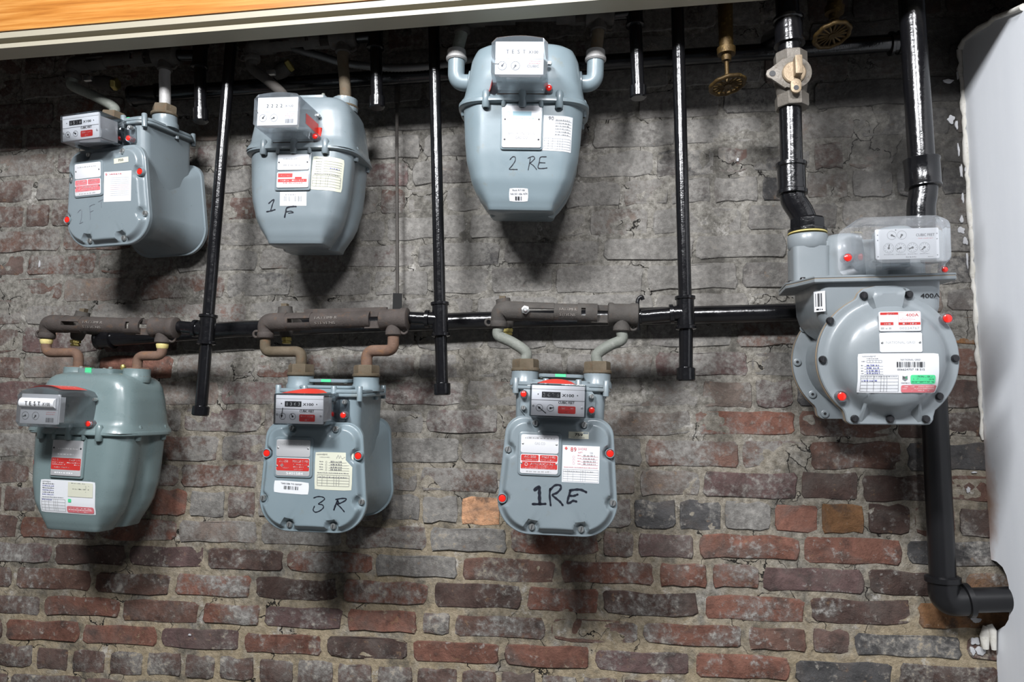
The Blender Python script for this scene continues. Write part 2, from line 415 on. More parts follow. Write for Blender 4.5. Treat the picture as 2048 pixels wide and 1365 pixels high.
# ------------------------------------------------------------------ flat print helpers (2-D items laid on a surface)
_txt = {}
def text2d(s, size, spacing=1.0):
    key = (s, spacing)
    if key not in _txt:
        cu = bpy.data.curves.new('lettering', 'FONT'); cu.body = s; cu.size = 1.0; cu.resolution_u = 2; cu.space_character = spacing
        ob = bpy.data.objects.new('lettering', cu); me = ob.to_mesh()
        vs = [(v.co.x, v.co.y) for v in me.vertices]; fs = [tuple(p.vertices) for p in me.polygons]
        ob.to_mesh_clear(); bpy.data.objects.remove(ob); bpy.data.curves.remove(cu)
        _txt[key] = (vs, fs)
    vs, fs = _txt[key]
    return [(x*size, y*size) for x, y in vs], fs
class Print:
    """flat print in (u, v) with one material per colour, later laid onto a surface"""
    def __init__(s): s.v = []; s.f = []; s.m = []; s.mats = []
    def mi(s, c):
        if c not in s.mats: s.mats.append(c)
        return s.mats.index(c)
    def poly(s, pts, c):
        b = len(s.v); s.v += list(pts); s.f.append(tuple(range(b, b+len(pts)))); s.m.append(s.mi(c))
    def rect(s, u0, u1, v0, v1, c, r=0.0):
        w, h = u1-u0, v1-v0
        if max(w, h) < .011: s.poly(rrect(u0, u1, v0, v1, r, 3) if r else [(u0, v0), (u1, v0), (u1, v1), (u0, v1)], c); return
        nu = max(1, math.ceil(w/.006)); rows = [v0+h*i/max(1, math.ceil(h/.006)) for i in range(max(1, math.ceil(h/.006))+1)]
        if r: rows = [v0, v0+r*.3, v0+r] + [q for q in rows if v0+r*1.1 < q < v1-r*1.1] + [v1-r, v1-r*.3, v1]
        b = len(s.v); mi = s.mi(c)
        for q in rows:
            e = 0.0
            if r: d = min(q-v0, v1-q); e = r-math.sqrt(max(0, r*r-(r-d)**2)) if d < r else 0.0
            s.v += [(u0+e+(w-2*e)*i/nu, q) for i in range(nu+1)]
        for j in range(len(rows)-1):
            for i in range(nu): s.f.append((b+j*(nu+1)+i, b+j*(nu+1)+i+1, b+(j+1)*(nu+1)+i+1, b+(j+1)*(nu+1)+i)); s.m.append(mi)
    def text(s, body, u, v, h, c, w=None, align='L', bold=0, slant=0.0):
        vs, fs = text2d(body, h*1.42)
        x0 = min(x for x, _ in vs); x1 = max(x for x, _ in vs); sx = (w/(x1-x0)) if w else 1.0
        off = {'L': -x0*sx, 'C': -(x0+x1)/2*sx, 'R': -x1*sx}[align]
        for k in range(bold+1):
            b = len(s.v); s.v += [(u+off+x*sx+slant*y+k*h*.07, v+y) for x, y in vs]
            s.f += [tuple(b+i for i in f) for f in fs]; s.m += [s.mi(c)]*len(fs)
    def scribble(s, u0, u1, v, h, c, seed=0):
        rg = random.Random(seed); u = u0
        while u < u1:
            w = rg.uniform(.6, 2.2)*h; w = min(w, u1-u)
            s.rect(u, u+w*.86, v, v+h*rg.uniform(.6, 1), c); u += w + h*rg.uniform(.2, .7)
    def bars(s, u0, u1, v0, v1, c, n=26, seed=1):
        rg = random.Random(seed); st = (u1-u0)/n
        for i in range(n):
            if rg.random() < .78: s.rect(u0+i*st, u0+i*st+st*rg.choice((.35, .5, .8)), v0, v1, c)
    def line(s, u0, v0, u1, v1, w, c):
        ln = math.hypot(u1-u0, v1-v0)
        if ln > .011:
            k = math.ceil(ln/.008)
            for i in range(k): s.line(u0+(u1-u0)*i/k, v0+(v1-v0)*i/k, u0+(u1-u0)*(i+1)/k, v0+(v1-v0)*(i+1)/k, w, c)
            return
        d = Vector((u1-u0, v1-v0)); nrm = Vector((-d.y, d.x)).normalized()*w/2
        s.poly([(u0+nrm.x, v0+nrm.y), (u0-nrm.x, v0-nrm.y), (u1-nrm.x, v1-nrm.y), (u1+nrm.x, v1+nrm.y)], c)
    def grid(s, u0, u1, v0, v1, cols, rows, c, w=.0005):
        for t in cols: s.line(u0+(u1-u0)*t, v0, u0+(u1-u0)*t, v1, w, c)
        for t in rows: s.line(u0, v0+(v1-v0)*t, u1, v0+(v1-v0)*t, w, c)
    def ring(s, u, v, r, w, c, n=18):
        for i in range(n):
            a, b = 2*math.pi*i/n, 2*math.pi*(i+1)/n
            s.poly([(u+r*math.cos(a), v+r*math.sin(a)), (u+r*math.cos(b), v+r*math.sin(b)), (u+(r-w)*math.cos(b), v+(r-w)*math.sin(b)), (u+(r-w)*math.cos(a), v+(r-w)*math.sin(a))], c)
    def stroke(s, pts, w, c):
        P = smooth_path([(a, b, 0) for a, b in pts], 5); n = len(P); L = []; Rr = []
        for i, p in enumerate(P):
            d = (P[min(i+1, n-1)]-P[max(i-1, 0)]).normalized(); q = Vector((-d.y, d.x, 0))*w*.5*(1+.16*math.sin(i*1.3))
            L.append((p+q)[:2]); Rr.append((p-q)[:2])
        b = len(s.v); s.v += L+Rr
        for i in range(n-1): s.f.append((b+i, b+i+1, b+n+i+1, b+n+i)); s.m.append(s.mi(c))
        for e in (P[0], P[-1]): s.poly([(e.x+w*.5*math.cos(a*math.pi/4), e.y+w*.5*math.sin(a*math.pi/4)) for a in range(8)], c)
    def lay(s, name, parent, fn):
        """fn(u, v) -> 3-D point"""
        mb = MB(); mb.v = [tuple(fn(u, v)) for u, v in s.v]; mb.f = s.f; mb.m = s.m
        me = bpy.data.meshes.new(name); me.from_pydata(mb.v, [], mb.f)
        for c in s.mats: me.materials.append(M[c])
        me.polygons.foreach_set('material_index', mb.m); me.update()
        o = bpy.data.objects.new(name, me); COL.objects.link(o); o.parent = parent
        return o
def onto(bvh, off, dx=0.0, dz=0.0, rot=0.0, fallback=-.1):
    """drop (u, v) from the front onto a body; off = height above it"""
    c, sn = math.cos(rot), math.sin(rot)
    def fn(u, v):
        x = dx + u*c - v*sn; z = dz + u*sn + v*c
        h = bvh.ray_cast(Vector((x, -1.0, z)), Vector((0, 1, 0)))
        if h[0] is None: return Vector((x, fallback, z))
        n = h[1] if h[1].y < 0 else -h[1]
        return h[0] + n*off
    return fn
def flat(y, dx=0.0, dz=0.0, rot=0.0):
    c, sn = math.cos(rot), math.sin(rot)
    return lambda u, v: Vector((dx+u*c-v*sn, y, dz+u*sn+v*c))
SURF = {}
def sticker(name, parent, fn, w, h, color, r=.002, nx=10, nz=8, thick=None):
    """thin label following the surface; u in 0..w, v in -h..0"""
    o = MB(); P = []
    for j in range(nz+1):
        for i in range(nx+1):
            u, v = w*i/nx, -h*j/nz
            if r:                                      # clip the corners a little
                if i in (0, nx) and j in (0, nz): u += r*.5*(1 if i == 0 else -1); v -= r*.5*(1 if j == 0 else -1)
            P.append(fn(u, v))
    o.add(P, [(j*(nx+1)+i, j*(nx+1)+i+1, (j+1)*(nx+1)+i+1, (j+1)*(nx+1)+i) for j in range(nz) for i in range(nx)])
    ob = o.build(name, color, parent, 60)
    def surf(u, v):
        a = max(0, min(nx-1e-6, u/w*nx)); b = max(0, min(nz-1e-6, -v/h*nz)); i, j = int(a), int(b); a -= i; b -= j
        q = lambda i_, j_: Vector(P[j_*(nx+1)+i_])
        return q(i, j)*(1-a)*(1-b)+q(i+1, j)*a*(1-b)+q(i, j+1)*(1-a)*b+q(i+1, j+1)*a*b+Vector((0, -.0010, 0))
    SURF[ob.name] = surf
    return ob

# ================================================================== THE SETTING
from mathutils import noise as mnoise
LZ = [2.3128, 2.2391, 2.1659, 2.0933, 2.0213, 1.9498, 1.8801, 1.8146, 1.7424, 1.6802, 1.6043, 1.5373, 1.4673, 1.4012, 1.3288,
      1.2616, 1.1892, 1.1230, 1.0585, 0.9911, 0.9275, 0.8644, 0.7960, 0.7280, 0.6600]
UP = [2.6000, 2.5285, 2.4570, 2.3850]
LINES = UP + LZ                                  # bed joints from the top down
JOINTS = {16: [38, 195, 355, 518, 687, 857, 1018, 1202, 1272, 1392, 1602, 1810], 17: [106, 255, 412, 570, 748, 919, 1117, 1314, 1420, 1522, 1734, 1925],
 18: [27, 186, 345, 507, 680, 861, 1049, 1202, 1403, 1618, 1830], 19: [84, 241, 402, 523, 690, 840, 905, 1096, 1281, 1491, 1620, 1705, 1929],
 20: [9, 162, 318, 484, 648, 820, 1004, 1185, 1386, 1585, 1790],
 21: [68, 140, 215, 290, 366, 434, 513, 591, 670, 750, 830, 919, 997, 1078, 1160, 1243, 1328, 1414, 1500, 1588, 1676, 1765, 1855, 1945],
 22: [167, 328, 490, 660, 830, 1000, 1180, 1360, 1560, 1760],
 15: [5, 75, 148, 222, 298, 376, 453, 513, 590, 680, 760, 842, 919, 1005, 1090, 1178, 1266, 1355, 1446, 1545, 1640, 1731, 1825, 1915],
 14: [60, 205, 360, 520, 680, 837, 1000, 1140, 1275, 1402, 1598, 1720, 1890], 13: [130, 285, 440, 600, 760, 920, 1110, 1288, 1480, 1616, 1810],
 12: [50, 205, 365, 525, 690, 850, 1000, 1190, 1387, 1593, 1790], 11: [120, 280, 440, 600, 765, 930, 1090, 1215, 1402, 1508, 1590, 1780],
 10: [44, 195, 350, 509, 670, 833, 997, 1130, 1308, 1500, 1700, 1890], 9: [41, 205, 360, 520, 675, 830, 970, 1100, 1290, 1470, 1660, 1850],
 8: [48, 180, 308, 496, 640, 800, 950, 1120, 1310, 1500, 1700, 1890], 7: [125, 275, 450, 583, 745, 860, 980, 1107, 1291, 1480, 1670, 1870],
 6: [51, 195, 350, 516, 680, 833, 1004, 1204, 1390, 1575, 1770], 5: [123, 270, 430, 600, 770, 936, 1080, 1175, 1301, 1490, 1680, 1880],
 3: [70, 212, 350, 505, 660, 820, 985, 1150, 1310, 1432, 1500, 1625, 1690, 1790, 1880], 4: [50, 102, 155, 228, 300, 372, 446, 520, 594, 668, 758, 813, 890, 968, 1046, 1124, 1243, 1339, 1425, 1520, 1610, 1700, 1790, 1880]}
X0, X1 = -3.00, 1.02
wall = MB()
NX, NZ, ZB, ZT = 660, 330, .62, 2.66
def mortar_y(x, z):
    n = mnoise.noise(Vector((x*6, z*6, 3.1)))*.0013 + mnoise.noise(Vector((x*26, z*30, 9.7)))*.0016 + mnoise.noise(Vector((x*70, z*75, 1.7)))*.0008
    deep = sstep(1.35, 1.05, z)
    return .0002 + .0016*deep + n
gv = [(X0+(X1-X0)*i/NX, mortar_y(X0+(X1-X0)*i/NX, ZB+(ZT-ZB)*j/NZ), ZB+(ZT-ZB)*j/NZ) for j in range(NZ+1) for i in range(NX+1)]
wall.add(gv, [(j*(NX+1)+i, j*(NX+1)+i+1, (j+1)*(NX+1)+i+1, (j+1)*(NX+1)+i) for j in range(NZ) for i in range(NX)])
wall.box((X0, .03, ZB), (X1, .20, ZT))
wall_back = tag(wall.build('wall_back', 'mortar', None, 60), 'old sooty brick basement wall with cement smears and sandy joints', 'wall', kind='structure')

def brick_mesh(seed, chip):
    rg = random.Random(seed); out = []
    N = 16
    base = [(-.5+.035, -.5), (-.25, -.5), (0, -.5), (.25, -.5), (.5-.035, -.5), (.5, -.5+.16), (.5, 0), (.5, .5-.16), (.5-.035, .5), (.25, .5), (0, .5), (-.25, .5), (-.5+.035, .5), (-.5, .5-.16), (-.5, 0), (-.5, -.5+.16)]
    for x, z in base:
        out.append((x*(1-.010*rg.random()*chip)+rg.uniform(-1, 1)*.010*chip, z*(1-.03*rg.random()*chip)+rg.uniform(-1, 1)*.038*chip))
    mb = MB()
    r0 = [(x, 0, z) for x, z in out]; r1 = [(x, -.93, z) for x, z in out]
    r2 = [(x*.978, -1.0+rg.uniform(-.02, .05)*chip, z*.92) for x, z in out]
    mb.loft([r0, r1, r2], False, True)
    me = bpy.data.meshes.new('brick'); me.from_pydata(mb.v, [], mb.f)
    bm = bmesh.new(); bm.from_mesh(me); bmesh.ops.recalc_face_normals(bm, faces=bm.faces)
    bm.to_mesh(me); bm.free()
    me.polygons.foreach_set('use_smooth', [True]*len(me.polygons)); me.set_sharp_from_angle(angle=R(50))
    me.materials.append(M['brick']); return me
BRICKS = [brick_mesh(i, 1.0+.09*i) for i in range(14)]
PAL = dict(red=(.140, .066, .048), rb=(.112, .064, .050), dk=(.062, .040, .034), pur=(.100, .064, .060), gr=(.135, .126, .118), gb=(.150, .118, .100), dg=(.058, .056, .056), org=(.46, .25, .14), bo=(.185, .095, .045))
SPECIAL = [((965, 1015), 'org', .05), ((1685, 1035), 'bo', .0), ((1310, 1033), 'dg', .22), ((1400, 1033), 'dg', .30), ((120, 445), 'red', .30), ((330, 740), 'red', .25), ((1700, 1105), 'red', .12), ((560, 735), 'red', .45), ((1570, 1040), 'red', .2),
           ((1420, 300), 'dg', .5), ((1530, 985), 'pur', .28), ((1540, 870), 'red', .3), ((160, 1105), 'dk', .0), ((340, 1115), 'pur', .1), ((120, 1280), 'red', .02), ((250, 1290), 'red', .02), ((40, 1310), 'dk', .1), ((180, 1315), 'dk', .12), ((340, 1325), 'red', .0), ((410, 1325), 'rb', .12), ((770, 1130), 'gr', .6),
           ((910, 1310), 'red', .05), ((1100, 1320), 'red', .08), ((1600, 1120), 'red', .25), ((1480, 1145), 'red', .4), ((1590, 1280), 'rb', .05), ((1350, 730), 'pur', .45), ((1800, 1140), 'dk', .2), ((1790, 1260), 'bo', .05), ((1640, 1210), 'dk', .25), ((390, 1035), 'gr', .85), ((30, 770), 'pur', .35), ((20, 1045), 'red', .2)]
todo = []
for ci in range(len(LINES)-1):
    li = ci-len(UP); zt, zb = LINES[ci], LINES[ci+1]; zm = (zt+zb)/2
    header = li in (4, 15, 21, -2)
    nom = .104 if header else .208
    if li in JOINTS: xs = sorted(wall_x(p, zm) for p in JOINTS[li])
    else: xs = [-.9 + (nom*.5 if ci % 2 else 0)]
    full = [xs[0]]
    for a, b in zip(xs, xs[1:]):
        k = max(1, round((b-a)/nom)) if (b-a) > nom*1.45 else 1
        full += [a+(b-a)*(i+1)/k for i in range(k)]
    while full[0] > X0+nom*.6: full.insert(0, full[0]-nom*random.uniform(.96, 1.04))
    while full[-1] < X1-nom*.6: full.append(full[-1]+nom*random.uniform(.96, 1.04))
    for a, b in zip(full, full[1:]):
        if b-a < .03: continue
        low = sstep(1.24, 1.06, zm)
        j = .009+.005*low; jz = .010+.0055*low
        w = b-a-j*random.uniform(.8, 1.2); h = zt-zb-jz*random.uniform(.85, 1.15)
        c = Vector(((a+b)/2, 0, zm+random.uniform(-.0015, .0015)))
        d = c-CAM; px = CX+F_PX*d.dot(_r)/d.dot(_f); py = CY-F_PX*d.dot(_u)/d.dot(_f)
        hw = w*F_PX/d.dot(_f)/2; hh = h*F_PX/d.dot(_f)/2
        vis = max(0, min(2048, px+hw)-max(0, px-hw))*max(0, min(1365, py+hh)-max(0, py-hh))
        # colour of the fired clay and how much cement wash it keeps
        rr = random.random()
        if py > 1085 or (py > 960 and px < 420): key = 'red' if rr < .42 else 'rb' if rr < .74 else 'dk' if rr < .86 else 'pur'; a_ = random.uniform(.12, .42) + .18*max(0, (1240-py)/200)*(1 if 350 < px < 1300 else .4)
        elif px < 420 and py > 120: key = 'rb' if rr < .45 else 'red' if rr < .53 else 'pur' if rr < .8 else 'gb'; a_ = random.uniform(.42, .72)
        elif px > 1380 and py > 640: key = 'pur' if rr < .4 else 'rb' if rr < .6 else 'gb' if rr < .85 else 'gr'; a_ = random.uniform(.40, .70)
        elif py > 700: key = 'gb' if rr < .35 else 'pur' if rr < .65 else 'gr' if rr < .85 else 'rb'; a_ = random.uniform(.46, .78)
        else: key = 'gr' if rr < .55 else 'gb' if rr < .8 else 'pur' if rr < .92 else 'dg'; a_ = random.uniform(.66, .95)
        if px > 1640 and py > 600: key = random.choice(('dk', 'bo', 'rb', 'dg')); a_ = random.uniform(.15, .4)
        if px > 1500 and py < 640: key = random.choice(('dg', 'gr', 'gb')); a_ = random.uniform(.40, .65)
        for (sx_, sy_), sk, sa in SPECIAL:
            if abs(px-sx_) < hw and abs(py-sy_) < hh+4: key, a_ = sk, sa
        v = random.uniform(.82, 1.2); col = tuple(min(1, q*v) for q in PAL[key])
        todo.append((vis, c, w, h, col, min(1, a_)))
todo.sort(key=lambda t: -t[0])
rest = MB()
for i, (vis, c, w, h, col, a_) in enumerate(todo):
    me = random.choice(BRICKS); prd = random.uniform(-.0008, .0022)
    T = Matrix.Translation((c.x, .030, c.z)) @ Euler((R(random.uniform(-.5, .5)), R(random.uniform(-.45, .45)), R(random.uniform(-.4, .4)))).to_matrix().to_4x4() @ Matrix.Diagonal((w, .0315+prd, h, 1))
    if i < 300:
        o = bpy.data.objects.new('brick', me); COL.objects.link(o); o.matrix_world = T; o.parent = wall_back; o.color = (*col, a_)
    else:
        rest.add([v.co for v in me.vertices], [tuple(p.vertices) for p in me.polygons], 0, T)
if rest.v:
    o = rest.build('brick_remainder', 'brick', wall_back, 50); o.color = (.10, .065, .055, .4); o['kind'] = 'stuff'

# white paint splashes near the plastered corner
def blob(px, py, w, h, seed):
    rg = random.Random(seed); mb = MB(); c = at(px, py); n = 22; s = 1.0e-3
    ph = [rg.uniform(.35, 1.25) for _ in range(n)]; ph = [(ph[i-1]+ph[i]*1.4+ph[(i+1) % n])/3.4 for i in range(n)]
    rim = [(c.x+w*s*.5*ph[i]*math.cos(2*math.pi*i/n), c.z+h*s*.5*ph[i]*math.sin(2*math.pi*i/n)) for i in range(n)]
    mb.prism(rim, -.0042, -.0005, .0006); mb.build('paint_splash', 'wpaint', wall_back, 60)
for i, (px, py, w, h) in enumerate([(1895, 163, 24, 11), (1901, 240, 20, 24), (1915, 150, 9, 22), (1912, 250, 8, 26), (1916, 300, 7, 30), (1921, 345, 7, 36), (1932, 340, 10, 22), (1924, 395, 8, 30), (1921, 462, 20, 22), (1929, 483, 13, 24), (1922, 440, 9, 20), (1933, 520, 6, 40),
        (1951, 1240, 26, 16), (1948, 1282, 22, 22), (1960, 1302, 26, 22), (1944, 1302, 12, 18), (1475, 320, 8, 10), (1935, 980, 10, 14), (1948, 945, 14, 5), (80, 530, 6, 26), (1050, 628, 22, 7), (380, 1270, 10, 5)]):
    blob(px, py, w, h, i)

# plastered side wall with a broken hole where the pipe leaves
XR = .787
rw = MB()
hole = [at_x(x, y, XR) for x, y in ((1979, 1119), (1993, 1124), (2005, 1135), (2013, 1152), (2017, 1170), (2019, 1190), (2020, 1215), (2017, 1240), (2010, 1252), (1994, 1262))]
topl = [at_x(x, y, XR) for x, y in ((1924, 92), (1930, 76), (1945, 64), (1962, 52), (1980, 42), (1990, 32), (2010, 26), (2030, 18), (2047, 10))]
def yz(p): return (p.y, p.z)
out = [(-.0005, .62), (-.0005, hole[-1].z-.004)] + [yz(p) for p in reversed(hole)] + [(-.0005, hole[0].z+.004)]
out += [(-.0005, topl[0].z)] + [yz(p) for p in topl] + [(-.62, topl[-1].z-.05), (-1.0, topl[-1].z-.05), (-1.0, .62)]
n = len(out)
rw.add([(XR, y, z) for y, z in out] + [(XR+.022, y, z) for y, z in out], [tuple(range(n)), tuple(range(2*n-1, n-1, -1))] + [(i, (i+1) % n, n+(i+1) % n, n+i) for i in range(n)])
wall_right = tag(rw.build('wall_right', 'plaster', None, 30), 'pale painted plaster side wall with a broken hole at the pipe', 'wall', kind='structure')
cr = MB(); rg = random.Random(3)
path = []; rad = []
for i in range(60):
    t = i/59; y_ = 100+t*(880-100); z = at(1930, y_).z
    path.append((XR-.0025+rg.uniform(-.003, .001), -.003, z)); rad.append(rg.uniform(.0035, .0085)*(1-.35*t))
cr.tube(path, rad, 8); cr.build('plaster_edge', 'crust', wall_right, 60)
cr = MB(); path = [(p.x-.002+rg.uniform(-.002, .002), p.y, p.z-.004) for p in topl for _ in (0,)]
cr.tube(path, [rg.uniform(.004, .009) for _ in path], 8); cr.build('plaster_edge', 'crust', wall_right, 60)
cr = MB()
cr.tube([at(1974, 1254, .012), at(1969, 1275, .014), at(1971, 1298, .012)], [.008, .010, .007], 8)
cr.tube([at(1978, 1250, .014), at(1984, 1262, .018), at(1988, 1300, .014)], [.007, .009, .005], 8)
cr.build('plaster_edge', 'crust', wall_right, 60)

# orange timber fascia with a cream steel track under it
OFF = .332
za0, za1 = at(0, 97, OFF), at(900, 24, OFF)
def beam_z(px0, px1, x): return px0.z+(px1.z-px0.z)*(x-px0.x)/(px1.x-px0.x)
sl = max(-.02, min(.02, (za1.z-za0.z)/(za1.x-za0.x)))
def bz(x): return za0.z + sl*(x-za0.x)
def strip(mb, prof, mi=0):
    """profile of (y, z above the lower lip) run along X"""
    xs = (-3.0, 1.30); rings = [[(x, y, bz(x)+z) for y, z in prof] for x in xs]
    mb.loft(rings, True, True, mi)
t1 = MB(); strip(t1, [(-OFF-.012, .0345), (-OFF-.012, .56), (-OFF+.03, .56), (-OFF+.03, .0345)])
tag(t1.build('trim_1', 'wood', None, 30), 'varnished orange timber fascia board along the top', 'beam', kind='structure')
t2 = MB(); strip(t2, [(-OFF, 0), (-OFF, .0105), (-OFF+.020, .0125), (-OFF+.020, .0200), (-OFF-.006, .0205), (-OFF-.008, .0340), (-OFF+.05, .0340), (-OFF+.05, 0)])
tag(t2.build('trim_2', 'trim', None, 30), 'cream painted steel track under the timber fascia', 'trim', kind='structure')
cl = MB(); cl.box((X0, -OFF+.03, 2.66), (X1, .2, 2.72))
for i in range(5): cl.box((X0, -.278+i*.056, 2.648), (X1, -.278+i*.056+.052, 2.66))
tag(cl.build('ceiling', 'soil', None, 30), 'dark sooty boards above the pipes', 'ceiling', kind='structure')
c2 = MB(); c2.box((-3.2, -4.2, 3.04), (2.2, -OFF-.012, 3.10))
tag(c2.build('ceiling_room', 'concrete', None, 30), 'plain basement ceiling in front of the timber fascia', 'ceiling', kind='structure')
fl = MB(); fl.box((-3.2, -4.2, -.08), (2.2, .2, 0))
tag(fl.build('floor', 'concrete', None, 30), 'grey concrete basement floor', 'floor', kind='structure')
lf = MB(); lf.box((-3.2, -4.2, 0), (-3.0, .2, 3.04))
tag(lf.build('wall_left', 'concrete', None, 30), 'plain end wall of the basement', 'wall', kind='structure')
lw = MB(); lw.box((X0, .03, 0), (XR+.25, .2, ZB))
tag(lw.build('wall_base', 'concrete', None, 30), 'lower part of the basement wall', 'wall', kind='structure')

# ================================================================== GAS METERS
PORT = {}                                          # meter -> world positions of its two pipe unions
def world_of(o, p):
    T = Matrix.Translation(o.location) @ o.rotation_euler.to_matrix().to_4x4() @ Matrix.Diagonal((*o.scale, 1))
    return T @ Vector(p)
def screw(parent, p, r=.006, h=.005, m='steel', name='screw', n=(0, -1, 0), slot=True):
    mb = MB(); n = Vector(n).normalized(); p = Vector(p)
    mb.lathe(p, n, [(0, r), (h*.6, r), (h, r*.72)], 12)
    o = mb.build(name, m, parent, 40)
    if slot:
        s = MB(); a = n.orthogonal().normalized(); a = (a + n.cross(a)*.7).normalized(); b = n.cross(a)
        q = p+n*(h+.0001)
        s.quad([q+a*r*.7+b*r*.12, q-a*r*.7+b*r*.12, q-a*r*.7-b*r*.12, q+a*r*.7-b*r*.12]); s.build('slot', 'ink', o, 0)
    return o
def plug(parent, p, r=.0078, h=.010, n=(0, -1, 0), rimmat='grey'):
    """red tamper plug in a small cup"""
    mb = MB(); n = Vector(n).normalized(); p = Vector(p)
    mb.lathe(p, n, [(0, r*1.25), (h*.8, r*1.25), (h, r*1.08), (h*.9, r*.95), (h*.6, r*.9)], 18)
    o = mb.build('seal_cup', rimmat, parent, 40)
    q = MB(); q.lathe(p, n, [(h*.5, r*.88), (h*.95, r*.86), (h*1.02, r*.6)], 18)
    q.build('red_plug', 'redplug', o, 40)
    return o
def needle(pr, u, v, l, ang, c='ink', w=.0012):
    a = R(ang); pr.line(u-math.cos(a)*l*.25, v-math.sin(a)*l*.25, u+math.cos(a)*l, v+math.sin(a)*l, w, c)
    pr.poly([(u+.0022*math.cos(k*math.pi/4), v+.0022*math.sin(k*math.pi/4)) for k in range(8)], c)

# ---- plate outlines of the square cast-iron type
def plate_outline():
    pts = []
    def arc(cx, cz, r, a0, a1, n):
        for i in range(n+1):
            a = R(a0+(a1-a0)*i/n); pts.append((cx+r*math.cos(a), cz+r*math.sin(a)))
    hb, ht = .1165, .1065
    arc(hb-.066, -.1135+.066, .066, -90, -4, 12)
    arc(ht-.036, .1155-.036, .036, 4, 90, 9)
    arc(-(ht-.036), .1155-.036, .036, 90, 176, 9)
    arc(-(hb-.066), -.1135+.066, .066, 184, 270, 12)
    # even out along the outline
    n = len(pts); L = [0]
    for i in range(n): L.append(L[-1]+(Vector(pts[(i+1) % n])-Vector(pts[i])).length)
    out = []; N = 184; k = 0
    for i in range(N):
        d = L[-1]*i/N
        while L[k+1] < d: k += 1
        t = (d-L[k])/(L[k+1]-L[k]); out.append(tuple(Vector(pts[k]).lerp(Vector(pts[(k+1) % n]), t)))
    return out
PLATE = plate_outline()
BOLTS = [(-.0476, .102), (.0476, .102), (.0992, .0485), (.1067, -.046), (.0476, -.0984), (-.0476, -.0984), (-.1067, -.046), (-.0992, .0485)]
def plate(mb, y0, sgn):
    """bolted cover: flange at y0, dome rising away from the body (sgn -1 = towards the viewer)"""
    N = len(PLATE)
    fl_ = [[(x, y0-sgn*.010, z) for x, z in PLATE], [(x, y0-sgn*.0015, z) for x, z in PLATE], [(x, y0, z) for x, z in inset(PLATE, .0015)]]
    c = Vector((0, -.002)); rings = list(fl_)
    for s_ in (.988, .976, .964, .952, .94, .928, .916, .904, .89, .876, .862, .846, .83, .81, .78, .74, .68, .5, .25, .02):
        ring = []
        for x, z in PLATE:
            p = c+(Vector((x, z))-c)*s_
            dist = (1-s_)*(Vector((x, z))-c).length
            h = .0135*sstep(.0045, .017, dist)
            for bx, bz_ in BOLTS:
                dd = (p-Vector((bx, bz_))).length; h *= sstep(.0085, .0165, dd)
            ring.append((p.x, y0+sgn*h, p.y))
        rings.append(ring)
    mb.loft(rings, True, True)
def counter_face(pr, digits, x100=True, alu=True):
    """index face of the square type, u 0..0.100, v 0..0.058"""
    pr.rect(.0195, .0545, .0345, .0455, 'ink')
    for i, ch in enumerate(digits): pr.text(ch, .0240+i*.0085, .0366, .0068, 'whiteink', align='C', bold=1)
    pr.text('X100', .0575, .0370, .0054, 'ink', w=.022, bold=1)
    pr.ring(.0125, .0405, .0012, .0012, 'ink', 8); pr.ring(.0865, .0400, .0012, .0012, 'ink', 8)
    pr.rect(0, .1, .0292, .0302, 'greyink'); pr.rect(0, .1, .0500, .0508, 'paleink')
    pr.text('CUBIC FEET', .0660, .0238, .0050, 'ink', w=.030, align='C', bold=1)
    pr.rect(.0505, .0835, .0055, .0195, 'red', .002)
    pr.text('TEMP. COMP.', .0670, .0132, .0038, 'whiteink', w=.027, align='C'); pr.text('60°F', .0670, .0073, .0036, 'whiteink', align='C')
    pr.ring(.0155, .0150, .0068, .0009, 'greyink'); pr.ring(.0365, .0150, .0068, .0009, 'greyink')

